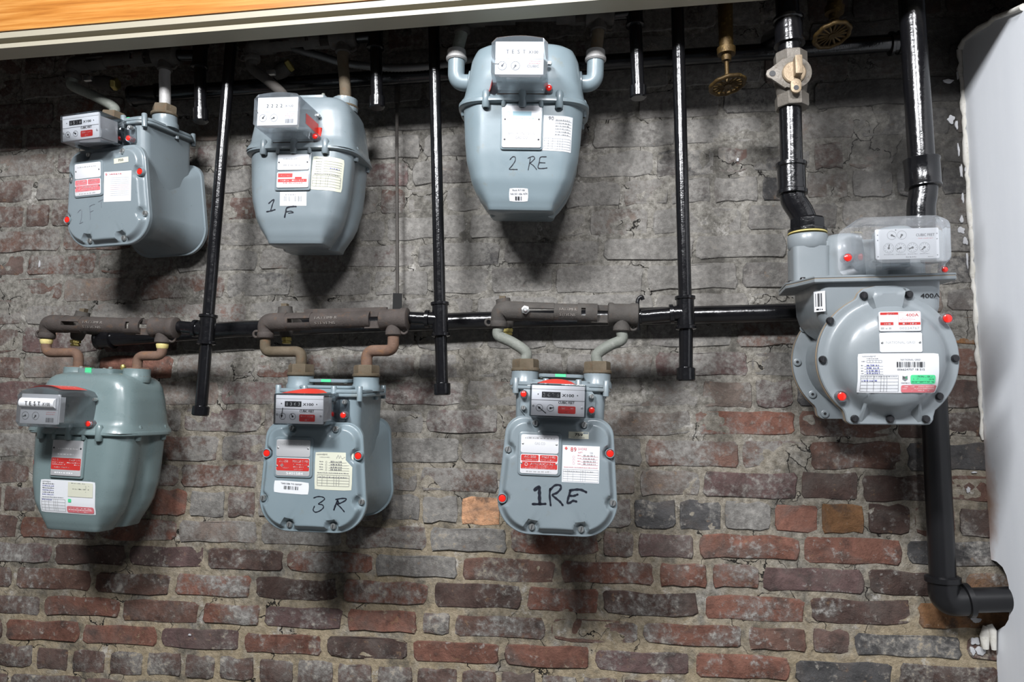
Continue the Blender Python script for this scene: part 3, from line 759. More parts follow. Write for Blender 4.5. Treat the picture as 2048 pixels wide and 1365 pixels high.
def ac_meter(key, label, loc, rot, digits, paint, sticker_kind, marker, needles, cupsides):
    root = thing('gas_meter', label, 'gas meter', loc, tuple(R(a) for a in rot))
    def L(p): return world_of(root, p)
    PORT[key] = (L((-.076, 0, .236)), L((.076, 0, .236)), root)
    # body between the two covers, flaring into the round diaphragm pans
    b = MB()
    def ring(y, k, top):
        o = []
        for x, z in PLATE:
            zz = z*k + (1-k)*-.004
            xx = x*k
            o.append((xx, y, zz))
        return o
    prof = [(-.094, .97), (-.084, .94), (-.066, .86), (-.035, .80), (0, .785), (.035, .80), (.066, .86), (.084, .94), (.094, .97)]
    b.loft([ring(y, k, 0) for y, k in prof])
    up = []
    for z, hw, hd in ((.03, .086, .080), (.10, .0885, .082), (.168, .0905, .084)):
        up.append([(x, y, z) for x, y in rrect(-hw, hw, -hd, hd, .020, 5)])
    b.loft(up); b.build('body', paint, root, 40)
    tp = MB()
    def toprow(z0, z1, hw, hd, r):
        o = rrect(-hw, hw, -hd, hd, r, 6); i_ = inset(o, .002)
        tp.loft([[(x, y, z0) for x, y in i_], [(x, y, z0+.002) for x, y in o], [(x, y, z1-.002) for x, y in o], [(x, y, z1) for x, y in i_]])
    toprow(.168, .1755, .1005, .092, .030); toprow(.1755, .184, .0985, .090, .030)
    toprow(.184, .191, .060, .055, .014)
    for sx in (-1, 1): tp.lathe((sx*.076, 0, .180), (0, 0, 1), [(0, .032), (.010, .0315), (.016, .0285), (.030, .0285)], 24)
    tp.build('top_cover', paint, root, 40)
    for x, y in ((-.09, -.083), (.09, -.083), (.035, -.087), (-.03, -.087), (.092, .02), (-.092, .02), (.09, .083), (-.09, .083)):
        s = MB(); s.lathe((x, y, .160), (0, 0, 1), [(0, .0062), (.030, .0062), (.0315, .005)], 10); s.build('bolt', paint, root, 40)
    lid = MB(); lid.prism(rrect(-.046, .046, -.040, .040, .012, 5), -.0, .007, .0015, 0, Matrix.Rotation(R(90), 4, 'X') @ Matrix.Translation((0, -.0, 0)) )
    lid.v = [(x, y, z+.1975) for x, y, z in lid.v]; lid.build('lid', paint, root, 40)
    for x, y in ((-.038, -.03), (.038, -.03), (-.038, .03), (.038, .03)):
        s = MB(); s.lathe((x, y, .195), (0, 0, 1), [(0, .005), (.008, .005), (.009, .004)], 10); s.build('bolt', 'galv', root, 40)
    gs = MB(); gs.box((-.012, -.0415, .1985), (.010, -.0400, .2045)); gs.box((-.012, -.041, .1985), (.010, -.034, .1992)); gs.build('green_seal', 'green', root, 0)
    # covers
    fp = MB(); plate(fp, -.1019, -1); cov = fp.build('front_cover', paint, root, 40); bv = fp.bvh()
    bp = MB(); plate(bp, .1019, 1); bp.build('back_cover', paint, root, 40)
    for i, (x, z) in enumerate(BOLTS):
        if (i in cupsides): plug(cov, (x, -.1019, z), rimmat=paint)
        else: screw(cov, (x, -.1019, z), .0066, .0062)
    # raised name plate
    bz_ = MB(); bz_.prism(rrect(-.079, .005, .0005, .0845, .008, 5), -.1185, -.113, .002); fr = bz_.build('badge_frame', paint, cov, 40)
    npl = MB(); npl.prism(rrect(-.0738, -.0008, .0437, .0790, .004, 4), -.1194, -.1180, .0004)
    o = npl.build('name_plate', 'aluw' if key != '3R' else 'alu', root, 40)
    pr = Print()
    if key == '1RE':
        pr.scribble(-.066, -.008, .0715, .0028, 'paleink', 4); pr.text('GAS CO', -.037, .0600, .0050, 'paleink', w=.020, align='C')
    elif key == '3R': pr.text('NATIONAL GRID', -.037, .0675, .0048, 'paleink', w=.056, align='C')
    else: pr.scribble(-.066, -.012, .0690, .0026, 'paleink', 4)
    pr.lay('stamped_text', o, flat(-.1196))
    for x in (-.0700, -.0048): screw(o, (x, -.1192, .0615), .0021, .0008, 'steel', 'rivet', slot=False)
    bd = MB(); bd.prism(rrect(-.0738, -.0010, .0045, .0415, .004, 4), -.1194, -.1180, .0004); o = bd.build('rating_plate', 'alu' if key == '3R' else 'aluw', root, 40)
    pr = Print()
    red = 'red' if key != '2F' else 'redsoft'
    if key == '1RE' or key == '2F':
        pr.rect(-.0725, -.0385, .0285, .0405, red, .002); pr.rect(-.0365, -.0022, .0285, .0405, red, .002); pr.rect(-.0725, -.0022, .0135, .0272, red, .0015)
        pr.text('AC-250', -.0555, .0345, .0044, 'whiteink', w=.023, align='C', bold=1); pr.text('MAOP 5 PSI', -.0195, .0345, .0044, 'whiteink', w=.026, align='C', bold=1)
        pr.scribble(-.069, -.041, .0303, .0018, 'whiteink', 1); pr.scribble(-.034, -.007, .0303, .0018, 'whiteink', 2)
        pr.text('AMERICAN', -.0330, .0208, .0048, 'whiteink', w=.044, align='C', bold=1); pr.text('METER COMPANY', -.0330, .0167, .0026, 'whiteink', w=.044, align='C')
        pr.ring(-.0622, .0222, .0034, .0012, 'whiteink', 12); pr.scribble(-.069, -.006, .0142, .0015, 'whiteink', 3)
        pr.scribble(-.062, -.014, .0072, .0034, 'paleink', 9)
    else:
        pr.rect(-.0728, -.0018, .0150, .0405, red, .0025)
        pr.text('AC-250', -.0575, .0322, .0050, 'whiteink', w=.019, align='C', bold=1); pr.text('MAOP 5 PSI', -.0210, .0322, .0050, 'whiteink', w=.033, align='C', bold=1)
        pr.poly([(-.0605, .0300), (-.0560, .0258), (-.0605, .0216), (-.0650, .0258)], 'aluw'); pr.text('elster', -.052, .0195, .0036, 'aluw', w=.013, align='C')
        pr.scribble(-.036, -.007, .0272, .0022, 'whiteink', 1); pr.scribble(-.036, -.014, .0222, .0022, 'whiteink', 2)
        pr.text('TEMP COMP', -.0250, .0168, .0026, 'whiteink', w=.020, align='C'); pr.text('5401584', -.0330, .0072, .0050, 'whiteink', w=.036, align='C')
    pr.lay('lettering', o, flat(-.1196))
    for x in (-.0715, -.0040): screw(o, (x, -.1192, .0240), .0021, .0008, 'steel', 'rivet', slot=False)
    # labels
    if key == '1RE':
        s = sticker('number_label', root, onto(bv, .0005, .0178, .0880), .0390, .0133, 'cream', 0, 4, 3)
        pr = Print(); pr.text('759', .0195, -.0082, .0056, 'ink', w=.0150, align='C', bold=1); pr.scribble(.006, .032, -.0115, .0014, 'greyink', 1); pr.lay('lettering', s, SURF[s.name])
        s = sticker('service_label', root, onto(bv, .0005, .0074, .0612), .0714, .0704, 'paper', 0, 4, 4)
        pr = Print()
        pr.poly([(.0065, -.0020), (.0095, -.0055), (.0065, -.0090), (.0035, -.0055)], 'redink'); pr.text('89', .0150, -.0112, .0082, 'redink', w=.0115); pr.text('SHORE', .0295, -.0078, .0044, 'pink', w=.017); pr.text('APT', .0295, -.0142, .0034, 'pink', w=.009)
        pr.text('1RE', .052, -.0142, .0034, 'paleink')
        for i in range(3): pr.ring(.0215, -.0215-.006*i, .0024, .0004, 'pink', 10)
        for i, v in enumerate((-.019, -.0245, -.0300, -.0350)): pr.scribble(.029, .036, v, .0016, 'pink', i); pr.line(.036, v-.001, .069, v-.001, .0005, 'pink'); pr.scribble(.040, .064, v, .0026, 'paleink', 20+i)
        pr.scribble(.003, .068, -.0420, .0015, 'pink', 8); pr.grid(.002, .0695, -.068, -.0455, (0, .13, .28, .50, .56, .63, 1), (0, .2, .4, .6, .8, 1), 'paleink'); pr.scribble(.003, .060, -.0500, .0022, 'paleink', 31)
        pr.lay('form_print', s, SURF[s.name])
    if key == '3R':
        s = sticker('service_label', root, onto(bv, .0005, .0092, .0552), .0802, .0775, 'cream', .002, 5, 5)
        pr = Print(); pr.text('nationalgrid', .003, -.0055, .0034, 'greyink', w=.023); pr.scribble(.010, .032, -.0105, .0014, 'paleink', 1)
        pr.stroke([(.046, -.012), (.050, -.005), (.052, -.012), (.055, -.006), (.058, -.012), (.064, -.009)], .0006, 'paleink')
        for i, v in enumerate((-.020, -.0255, -.031, -.036)): pr.scribble(.010, .018, v, .0016, 'greyink', i); pr.ring(.0245, v, .0020, .0004, 'greyink', 8); pr.line(.030, v-.001, .074, v-.001, .0005, 'greyink'); pr.scribble(.034, .058, v, .0026, 'greyink', 40+i)
        pr.scribble(.006, .074, -.0430, .0018, 'greyink', 8); pr.grid(.006, .0745, -.069, -.0465, (0, .15, .31, .52, .6, .68, 1), (0, .25, .5, .75, 1), 'greyink'); pr.scribble(.008, .070, -.0520, .0022, 'greyink', 32)
        pr.lay('form_print', s, SURF[s.name])
        s = sticker('barcode_label', root, onto(bv, .0005, -.0780, -.0057, R(-2.2)), .0758, .0255, 'paper', .002, 5, 3)
        pr = Print(); pr.text('"5401584 TO 00759"', .0380, -.0068, .0032, 'ink', w=.046, align='C'); pr.bars(.022, .054, -.0170, -.0098, 'ink', 22); pr.lay('lettering', s, SURF[s.name])
    if key == '2F':
        s = sticker('number_label', root, onto(bv, .0005, .0335, .0825, R(2)), .0400, .0118, 'cream', 0, 4, 3)
        pr = Print(); pr.text('750', .0195, -.0075, .0050, 'greyink', w=.0140, align='C', bold=1); pr.lay('lettering', s, SURF[s.name])
        s = sticker('service_label', root, onto(bv, .0005, .0065, .0545, R(-2.5)), .0755, .0690, 'paper', 0, 4, 4)
        pr = Print(); pr.poly([(.0065, -.0020), (.0095, -.0055), (.0065, -.0090), (.0035, -.0055)], 'pink'); pr.scribble(.016, .050, -.0070, .0030, 'pink', 3)
        for i in range(10): pr.line(.018, -.014-.0045*i, .072, -.014-.0045*i, .0004, 'pink' if i in (4, 5, 6) else 'paleink')
        pr.lay('form_print', s, SURF[s.name])
    pr = Print()
    for pts, w, c in marker: pr.stroke(pts, w, c)
    pr.lay('marker_writing', root, onto(bv, .0007))
    # index box
    ib = MB()
    ib.prism(rrect(-.058, .048, .113, .176, .003, 2), -.172, -.083, .001); idx = ib.build('index_box', 'smoke', root, 30)
    base = MB(); base.prism([(-.080, .128), (-.066, .112), (.056, .112), (.069, .128), (.069, .160), (.056, .177), (-.066, .177), (-.080, .160)], -.090, -.080, .0015); base.build('index_base', paint if key == '1RE' else 'smoke', root, 30)
    ff = MB(); ff.box((-.055, -.1695, .116), (.045, -.1640, .173), .0008); ff.box((-.050, -.164, .120), (.040, -.110, .168)); dial = ff.build('dial_plate', 'aluw' if key != '2F' else 'white', root, 30)
    pr = Print(); counter_face(pr, digits)
    for (u, v, l, a, w) in needles: needle(pr, u, v, l, a, 'ink', w)
    pr.lay('dial_print', dial, flat(-.1699, -.055, .1155))
    for x, z in ((-.051, .1345), (.0405, .1330)): screw(dial, (x, -.1696, z), .0027, .001, 'alu')
    plug(root, (.0620, -.090, .131), .0066, .014, rimmat='clear'); screw(root, (.0615, -.090, .158), .0052, .010, 'steel')
    if key == '1RE': plug(root, (-.0730, -.090, .158), .0066, .014, rimmat='clear'); screw(root, (-.0725, -.090, .131), .0052, .010, 'steel')
    rt = MB(); rt.loft([[(x, y, .1772+(.0125 if key == '1RE' else .0085)*dz*max(0, math.sin((x+.045)/.075*math.pi))**.5) for x in [-.045+.075*i/8 for i in range(9)]] for y, dz in ((-.168, 0.0), (-.140, .7), (-.110, 1.0))], False, False, closed=False)
    rt.build('red_seal_tape', 'redtape' if key != '2F' else 'clear', root, 60)
    return root

mk_1re = [([(-.0440, -.0265), (-.0365, -.0205), (-.0350, -.0300), (-.0345, -.0400), (-.0335, -.0525)], .0060, 'marker'), ([(-.0470, -.0535), (-.0350, -.0530), (-.0225, -.0520)], .0042, 'marker'),
          ([(-.0145, -.0230), (-.0150, -.0360), (-.0125, -.0545)], .0036, 'marker'), ([(-.0150, -.0260), (-.0060, -.0165), (.0040, -.0155), (.0060, -.0215), (-.0010, -.0300), (-.0095, -.0345), (-.0030, -.0405), (.0055, -.0470), (.0105, -.0530)], .0038, 'marker'),
          ([(.0235, -.0245), (.0350, -.0225), (.0450, -.0225), (.0550, -.0265)], .0042, 'marker'), ([(.0245, -.0255), (.0215, -.0360), (.0195, -.0475), (.0240, -.0480), (.0300, -.0440), (.0365, -.0450)], .0040, 'marker'), ([(.0235, -.0345), (.0310, -.0345), (.0385, -.0315)], .0038, 'marker')]
mk_3r = [([(.0085, -.0395), (.0170, -.0365), (.0270, -.0368), (.0320, -.0405), (.0265, -.0460), (.0190, -.0515), (.0275, -.0530), (.0300, -.0580), (.0230, -.0650), (.0130, -.0685), (.0080, -.0640), (.0105, -.0565)], .0020, 'marker'),
         ([(.0600, -.0430), (.0555, -.0530), (.0525, -.0620)], .0032, 'marker'), ([(.0560, -.0410), (.0680, -.0385), (.0775, -.0385), (.0760, -.0425), (.0640, -.0490), (.0590, -.0500), (.0665, -.0565), (.0745, -.0650)], .0024, 'marker'), ([(.0600, -.0440), (.0625, -.0475)], .0030, 'marker')]
mk_2f = [([(-.0700, -.0330), (-.0640, -.0275), (-.0590, -.0285), (-.0590, -.0370), (-.0605, -.0480), (-.0640, -.0590)], .0013, 'oldmarker'), ([(-.0650, -.0590), (-.0560, -.0560)], .0012, 'oldmarker'),
         ([(-.0360, -.0210), (-.0350, -.0350), (-.0345, -.0510)], .0013, 'oldmarker'), ([(-.0365, -.0215), (-.0290, -.0180), (-.0215, -.0175)], .0013, 'oldmarker'), ([(-.0350, -.0340), (-.0260, -.0315)], .0012, 'oldmarker'),
         ([(-.0110, -.0125), (-.0030, -.0095), (.0020, -.0085)], .0010, 'oldmarker'), ([(-.0030, -.0095), (-.0030, -.0260)], .0010, 'oldmarker')]
ac_meter('2F', 'grey square-covered gas meter with faint 2F on its front, in the top row', (-1.1565, -.1439, 1.9568), (4.69, -.54, -7.15), '8530', 'grey', 'white', mk_2f, [(.0155, .0150, .010, 300, .0008), (.0365, .0150, .006, 150, .0022)], (2, 6))
ac_meter('3R', 'grey square-covered gas meter marked 3 R in black, its counter reading 1363', (-.6363, -.1722, 1.3249), (3.24, 1.02, .97), '1363', 'greyw', 'cream', mk_3r, [(.0135, .0160, .0160, 83, .0016), (.0365, .0150, .006, 120, .0014)], (2, 7))
ac_meter('1RE', 'grey square-covered gas meter marked 1RE in thick black, with a small 759 label', (-.1289, -.2020, 1.3306), (-.86, 1.90, 4.86), '3626', 'grey', 'white', mk_1re, [(.0155, .0150, .0165, 322, .0016), (.0365, .0150, .006, 10, .0016)], (2, 6))

# ---- waisted aluminium type
BAG_W = [(0, .1185), (-.067, .1145), (-.108, .1105), (-.149, .1005), (-.169, .0925), (-.189, .0800), (-.2076, .0640)]
BAG_D = [(0, .0885), (-.10, .0900), (-.15, .0865), (-.185, .0780), (-.2076, .0690)]
HOOD_W = [(.128, .060), (.122, .084), (.112, .100), (.09, .1085), (.05, .1145), (.02, .1205), (.006, .1265), (0, .128)]
HOOD_W2 = [(.128, .068), (.124, .086), (.116, .098), (.10, .1075), (.07, .1150), (.03, .1205), (.012, .1230), (.006, .1270), (0, .128)]
HOOD_D2 = [(.128, .050), (.122, .066), (.112, .074), (.09, .079), (.05, .083), (.02, .087), (.006, .0965), (0, .098)]
HOOD_D = [(.128, .042), (.122, .056), (.112, .066), (.09, .073), (.05, .080), (.02, .0885), (.006, .0965), (0, .098)]
def sq(hw, hd, z, e, notch=0.0, n=72):
    o = []
    for i in range(n):
        a = 2*math.pi*i/n; c, s = math.cos(a), math.sin(a)
        k = (abs(c)**e+abs(s)**e)**(-1/e); x, y = hw*k*c, hd*k*s
        if notch: x *= 1-notch*math.exp(-(y/.020)**2)
        o.append((x, y, z))
    return o
BAG_F = [(0, .0900), (-.110, .0880), (-.146, .0830), (-.168, .0755), (-.185, .0680), (-.195, .0645), (-.2076, .0630)]
def bag_ring(z, side):
    t = -z/.2076; wf, wm, d = lerp(BAG_F, z), lerp(BAG_W, z), lerp(BAG_D, z); wm = max(wm, wf+.003)
    wn = wm*(1-((.035 if side else .07)+.17*t*t))
    h = [(wf*.35, -d), (wf*.72, -d), (wf*.94, -d*.975), (wf+.38*(wm-wf), -d*.86), (wm*.985, -d*.64), (wm, -d*.46), (wm*.98, -d*.27), (wn+(wm-wn)*.25, -d*.10)]
    q = h + [(x, -y) for x, y in reversed(h)]; q = q + [(-x, -y) for x, y in q]
    n = len(q); o = []
    for i in range(n):
        a, b, c, e = (Vector(q[(i+k) % n]) for k in (-1, 0, 1, 2))
        for m in range(3):
            u = m/3; p = .5*((2*b)+(c-a)*u+(2*a-5*b+4*c-e)*u*u+(3*b-a-3*c+e)*u**3); o.append((p.x, p.y, z))
    return o
def r_meter(key, label, loc, rot, scale, paint, style):
    root = thing('gas_meter', label, 'gas meter', loc, tuple(R(a) for a in rot), scale)
    def L(p): return world_of(root, p)
    bag = MB(); rings = []
    for i in range(31):
        z = -.004-.2036*i/30
        t = -z/.2076
        rings.append(bag_ring(z, style == 'side'))
    last = rings[-1]
    rings.append([(x*.975, y*.975, -.2093) for x, y, z in last]); rings.append([(x*.5, y*.5, -.2100) for x, y, z in last])
    bag.loft(rings)
    # broad flat rib under the badge
    bag.build('lower_case', paint, root, 50); bv = bag.bvh()
    rib = MB(); rib.prism(rrect(-.0405, .0405, -.0970, -.008, .004, 3), -.0945, -.080, .0015); rib.build('badge_pad', paint, root, 40)
    hood = MB(); hs = []
    for i in range(19):
        z = .128*i/18; hs.append(sq(lerp(HOOD_W, z), lerp(HOOD_D, z), z, 3.6) if style == 'side' else sq(lerp(HOOD_W2, z), lerp(HOOD_D2, z), z, 5.0))
    hood.loft(hs); ho = hood.build('hood', paint, root, 50)
    fl_ = MB(); fl_.loft([sq(.1285, .0985, .0045, 3.8), sq(.1305, .1005, .002, 3.8), sq(.1305, .1005, -.004, 3.8), sq(.1270, .0970, -.0065, 3.8)]); fl_.build('flange', paint, root, 40)
    for x, y in ((-.0705, -.0930), (.0705, -.0930), (0, -.0955), (.1178, -.0348), (.1166, .0489), (-.1178, -.0348), (-.1166, .0489), (.07, .092), (-.07, .092)):
        s = MB(); s.lathe((x, y, -.017), (0, 0, 1), [(0, .0062), (.002, .0078), (.030, .0074), (.034, .0050)], 14); o = s.build('boss', paint, root, 40)
        d = MB(); d.lathe((x, y, -.0172), (0, 0, -1), [(0, .0045), (.0006, .0040)], 10); d.build('bolt', 'dkscrew', o, 40)
    for x in (-.036, .036):
        s = MB(); s.lathe((x, -.0955, -.016), (0, 0, 1), [(0, .003), (.002, .0045), (.012, .0045)], 10); s.build('pip', paint, root, 40)
    if style != 'side':
        for sx in (-1, 1):
            tp = MB(); tp.lathe((sx*.076, 0, .110), (0, 0, 1), [(0, .029), (.012, .0305), (.016, .0285), (.030, .0285)], 24)
            tp.build('port_collar', paint, root, 40)
        ld = MB(); ld.loft([[(x, y, z) for x, y in rrect(-.044, .044, -.042, .042, .010, 4)] for z in (.122, .1365)] + [[(x, y, .138) for x, y in rrect(-.041, .041, -.039, .039, .010, 4)]]); lo = ld.build('lid', paint, root, 40)
        for x, y in ((-.037, -.035), (.037, -.035), (.037, .035), (-.037, .035)): screw(lo, (x, y, .1375), .0042, .0045, 'galv', 'bolt', (0, 0, 1), False)
        if key == 'M4':
            g = MB(); g.box((-.020, -.0430, .1260), (-.004, -.0421, .1390)); g.box((-.020, -.0430, .1384), (-.004, -.034, .1390)); g.build('green_seal', 'green', root, 0)
            bl = MB(); bl.lathe((.040, .0, .138), (0, 0, 1), [(0, .003), (.003, .0055), (.007, .006), (.011, .004), (.012, .001)], 12); bl.build('brass_stud', 'brass', root, 40)
        PORT[key] = (L((-.076, 0, .142)), L((.076, 0, .142)), root)
    else:
        for sx in (-1, 1):
            e = MB(); pth = fillet([(sx*.100, 0, .062), (sx*.142, 0, .062), (sx*.142, 0, .112)], .034, 9)
            e.tube(pth, [.0172]*len(pth), 20); e.lathe((sx*.108, 0, .062), (sx, 0, 0), [(0, .024), (.006, .024), (.008, .018)], 20)
            e.build('side_elbow', paint, root, 50)
        PORT[key] = (L((-.142, 0, .112)), L((.142, 0, .112)), root)
    # badge plates
    def plates(y=-.0955):
        if style == 'side':
            a = MB(); a.prism(rrect(-.0375, .0375, -.0935, -.0130, .003, 3), y-.0012, y+.001, .0004); o = a.build('name_plate', 'aluw', root, 40); pr = Print()
            pr.rect(-.018, .018, -.0330, -.0245, 'cyan'); pr.ring(-.0265, -.0285, .0040, .0012, 'cyan', 12); pr.scribble(-.030, .028, -.0395, .0030, 'cyan', 3); pr.scribble(-.020, .022, -.0450, .0022, 'cyan', 5)
            pr.text('BROOKLYN UNION', 0, -.0690, .0048, 'greyink', w=.050, align='C'); pr.text('GAS CO', 0, -.0770, .0046, 'greyink', w=.024, align='C')
            pr.lay('stamped_text', o, flat(y-.0014))
            for x, z in ((-.0325, -.0395), (.0325, -.0395), (-.0325, -.078), (.0325, -.078)): screw(o, (x, y-.0012, z), .0018, .0006, 'dkscrew', 'rivet', slot=False)
        elif key == '1F':
            a = MB(); a.prism(rrect(-.0350, .0365, -.0525, -.0180, .003, 3), y-.0012, y+.001, .0004); o = a.build('name_plate', 'white', root, 40)
            pr = Print(); pr.scribble(-.022, .012, -.0290, .0022, 'paleink', 1); pr.scribble(-.022, .018, -.0440, .0045, 'paleink', 2); pr.lay('stamped_text', o, flat(y-.0014))
            for x in (-.0315, .0330): screw(o, (x, y-.0012, -.0355), .0019, .0006, 'dkscrew', 'rivet', slot=False)
            a = MB(); a.prism(rrect(-.0350, .0370, -.0915, -.0570, .003, 3), y-.0012, y+.001, .0004); o = a.build('rating_plate', 'white', root, 40)
            pr = Print(); pr.rect(-.0325, .0005, -.0690, -.0600, 'red'); pr.rect(-.0325, .0335, -.0795, -.0725, 'red'); pr.rect(.006, .022, -.0725, -.0680, 'red'); pr.text('Rockwell', -.015, -.0665, .0036, 'whiteink', w=.022, align='C', slant=.2)
            pr.scribble(-.026, -.006, -.0770, .0026, 'whiteink', 1); pr.scribble(.000, .026, -.0770, .0026, 'whiteink', 2); pr.scribble(-.020, .024, -.0825, .0022, 'red', 5); pr.lay('lettering', o, flat(y-.0014))
        else:
            a = MB(); a.prism(rrect(-.0360, .0365, -.0915, -.0175, .002, 2), y-.0012, y+.001, .0004); o = a.build('name_plate', 'alu', root, 40)
            pr = Print(); pr.rect(-.0358, .0355, -.0790, -.0545, 'red', .002); pr.text('R-275', -.0335, -.0605, .0042, 'whiteink', w=.014); pr.text('MAOP 5 PSI', .0335, -.0605, .0040, 'whiteink', w=.026, align='R')
            pr.scribble(-.033, -.006, -.0650, .0020, 'whiteink', 1); pr.scribble(.002, .033, -.0650, .0020, 'whiteink', 2); pr.scribble(-.033, -.002, -.0690, .0020, 'whiteink', 3); pr.scribble(.020, .033, -.0690, .0020, 'whiteink', 6); pr.scribble(-.028, .010, -.0750, .0022, 'whiteink', 4)
            pr.scribble(-.022, .026, -.0365, .0034, 'whiteink', 7); pr.scribble(-.022, .016, -.0480, .0034, 'whiteink', 9); pr.scribble(-.026, .018, -.0865, .0028, 'whiteink', 10)
            pr.lay('lettering', o, flat(y-.0014))
            for x in (-.0325, .0330): screw(o, (x, y-.0012, -.034), .0019, .0006, 'dkscrew', 'rivet', slot=False)
    plates()
    if key == '1F':
        fn = onto(bv, .0006, .0425, -.0205, R(-3)); s = sticker('service_label', root, fn, .0640, .0740, 'cream', .002, 10, 8); pr = Print()
        pr.scribble(.003, .022, -.0050, .0016, 'greyink', 1)
        for i in range(6): pr.line(.026, -.010-.0055*i, .061, -.010-.0055*i, .0005, 'greyink'); pr.scribble(.008, .022, -.012-.0055*i, .0018, 'paleink', i)
        pr.scribble(.040, .058, -.026, .0024, 'blueink', 12); pr.grid(.004, .061, -.066, -.042, (0, .16, .32, .52, .6, 1), (0, .25, .5, .75, 1), 'greyink'); pr.scribble(.006, .058, -.0400, .0018, 'greyink', 3); pr.lay('form_print', s, SURF[s.name])
        fn = onto(bv, .0006, -.0290, -.0995); s = sticker('barcode_label', root, fn, .0605, .0302, 'paper', 0, 6, 4); pr = Print(); pr.bars(.008, .052, -.0200, -.0090, 'paleink', 24, 4); pr.scribble(.012, .036, -.0065, .0018, 'paleink', 2); pr.lay('lettering', s, SURF[s.name])
        pr = Print()
        pr.stroke([(-.0545, -.1240), (-.0475, -.1180), (-.0425, -.1160), (-.0465, -.1280), (-.0500, -.1400)], .0022, 'marker'); pr.stroke([(-.0590, -.1420), (-.0500, -.1405), (-.0400, -.1375)], .0026, 'marker')
        pr.stroke([(-.0180, -.1540), (-.0150, -.1420), (-.0130, -.1340), (.0000, -.1310), (.0080, -.1310)], .0030, 'marker'); pr.stroke([(-.0140, -.1430), (-.0050, -.1410), (.0020, -.1440), (-.0090, -.1455)], .0018, 'marker')
        pr.lay('marker_writing', root, onto(bv, .0008))
    elif key == '2RE':
        fn = onto(bv, .0006, .0410, -.0290, R(-2)); s = sticker('service_label', root, fn, .0560, .0680, 'paper', 0, 10, 8); pr = Print()
        pr.text('90', .010, -.0090, .0070, 'greyink', w=.010)
        for i in range(6): pr.line(.022, -.010-.0055*i, .054, -.010-.0055*i, .0005, 'greyink'); pr.scribble(.024, .050, -.009-.0055*i, .0022, 'paleink', i)
        pr.grid(.004, .054, -.064, -.044, (0, .16, .32, .52, .6, .7, 1), (0, .25, .5, .75, 1), 'greyink'); pr.lay('form_print', s, SURF[s.name])
        fn = onto(bv, .0006, -.0222, -.1682); s = sticker('rack_label', root, fn, .0370, .0250, 'paper', .002, 4, 3); pr = Print(); pr.text('Rack RT100', .0185, -.0055, .0034, 'ink', w=.024, align='C'); pr.text('NAI 503 1086', .0140, -.0125, .0034, 'ink', w=.023, align='C'); pr.text('654', .0315, -.0120, .0038, 'ink', w=.0075, align='C'); pr.bars(.012, .025, -.0225, -.0155, 'ink', 14, 3); pr.lay('lettering', s, SURF[s.name])
        pr = Print(); pr.stroke([(-.0215, -.1150), (-.0170, -.1100), (-.0120, -.1100), (-.0115, -.1170), (-.0170, -.1260), (-.0225, -.1330), (-.0150, -.1335), (-.0070, -.1335)], .0014, 'marker')
        pr.stroke([(.0175, -.1120), (.0160, -.1220), (.0140, -.1340)], .0014, 'marker'); pr.stroke([(.0130, -.1120), (.0220, -.1085), (.0260, -.1120), (.0200, -.1190), (.0170, -.1210), (.0240, -.1260), (.0300, -.1330)], .0014, 'marker')
        pr.stroke([(.0480, -.1090), (.0370, -.1100), (.0350, -.1190), (.0330, -.1300), (.0420, -.1310), (.0500, -.1300)], .0016, 'marker'); pr.stroke([(.0350, -.1200), (.0460, -.1205)], .0014, 'marker'); pr.lay('marker_writing', root, onto(bv, .0008))
    else:
        fn = onto(bv, .0006, -.0640, -.1016); s = sticker('service_label', root, fn, .1330, .0692, 'paper', .002, 12, 8); pr = Print()
        pr.text('nationalgrid', .005, -.0050, .0030, 'greyink', w=.020); pr.rect(.068, .128, -.0330, -.0030, 'cream'); pr.bars(.076, .122, -.0180, -.0090, 'ink', 30, 6); pr.scribble(.076, .110, -.0060, .0018, 'greyink', 2); pr.scribble(.080, .112, -.0230, .0018, 'greyink', 3)
        for i in range(6): pr.scribble(.006, .034, -.0095-.0045*i, .0020, 'blueink' if i % 2 else 'greyink', i)
        pr.scribble(.006, .058, -.0370, .0016, 'greyink', 9); pr.scribble(.006, .030, -.0430, .0022, 'blueink', 19); pr.grid(.004, .062, -.0650, -.0400, (0, .15, .31, .52, .6, .68, 1), (0, .25, .5, .75, 1), 'paleink')
        pr.rect(.069, .0765, -.0450, -.0380, 'green', .001); pr.rect(.066, .130, -.0665, -.0530, 'redsoft', .003); pr.scribble(.070, .126, -.0575, .0018, 'whiteink', 5); pr.scribble(.070, .126, -.0610, .0018, 'whiteink', 6); pr.scribble(.080, .118, -.0645, .0018, 'whiteink', 7)
        pr.lay('form_print', s, SURF[s.name])
        pr = Print(); pr.stroke([(-.1010, -.0680), (-.0960, -.0720), (-.0990, -.0790), (-.0960, -.0850)], .0022, 'redink'); pr.stroke([(-.1000, -.0640), (-.0920, -.0660), (-.0900, -.0720)], .0018, 'redink'); pr.lay('marker_writing', root, onto(bv, .0008))
    # index with a clear moulded cover
    zc, ztop, xl, xr = .012, .084, -.0545, .0475
    def cov_outline(k=0.0):
        c = .009
        o = [(xl+c, zc), (xr-c, zc), (xr, zc+c), (xr, ztop-c), (xr-c, ztop)]
        for i in range(1, 8): t = i/8; o.append((xr-c+(xl+c-xr+c)*t, ztop+(.0085 if key == 'M4' else .0040)*math.sin(math.pi*t)))
        return o + [(xl+c, ztop), (xl, ztop-c), (xl, zc+c)]
    o_ = cov_outline(); cb = MB(); cxm = (xl+xr)/2
    cb.loft([[(x, -.178, z) for x, z in inset(o_, .0015)], [(x, -.1765, z) for x, z in o_], [(x*1.03, -.078, z*1.02) for x, z in o_]], True, False)
    cb.build('index_cover', 'clear', root, 30)
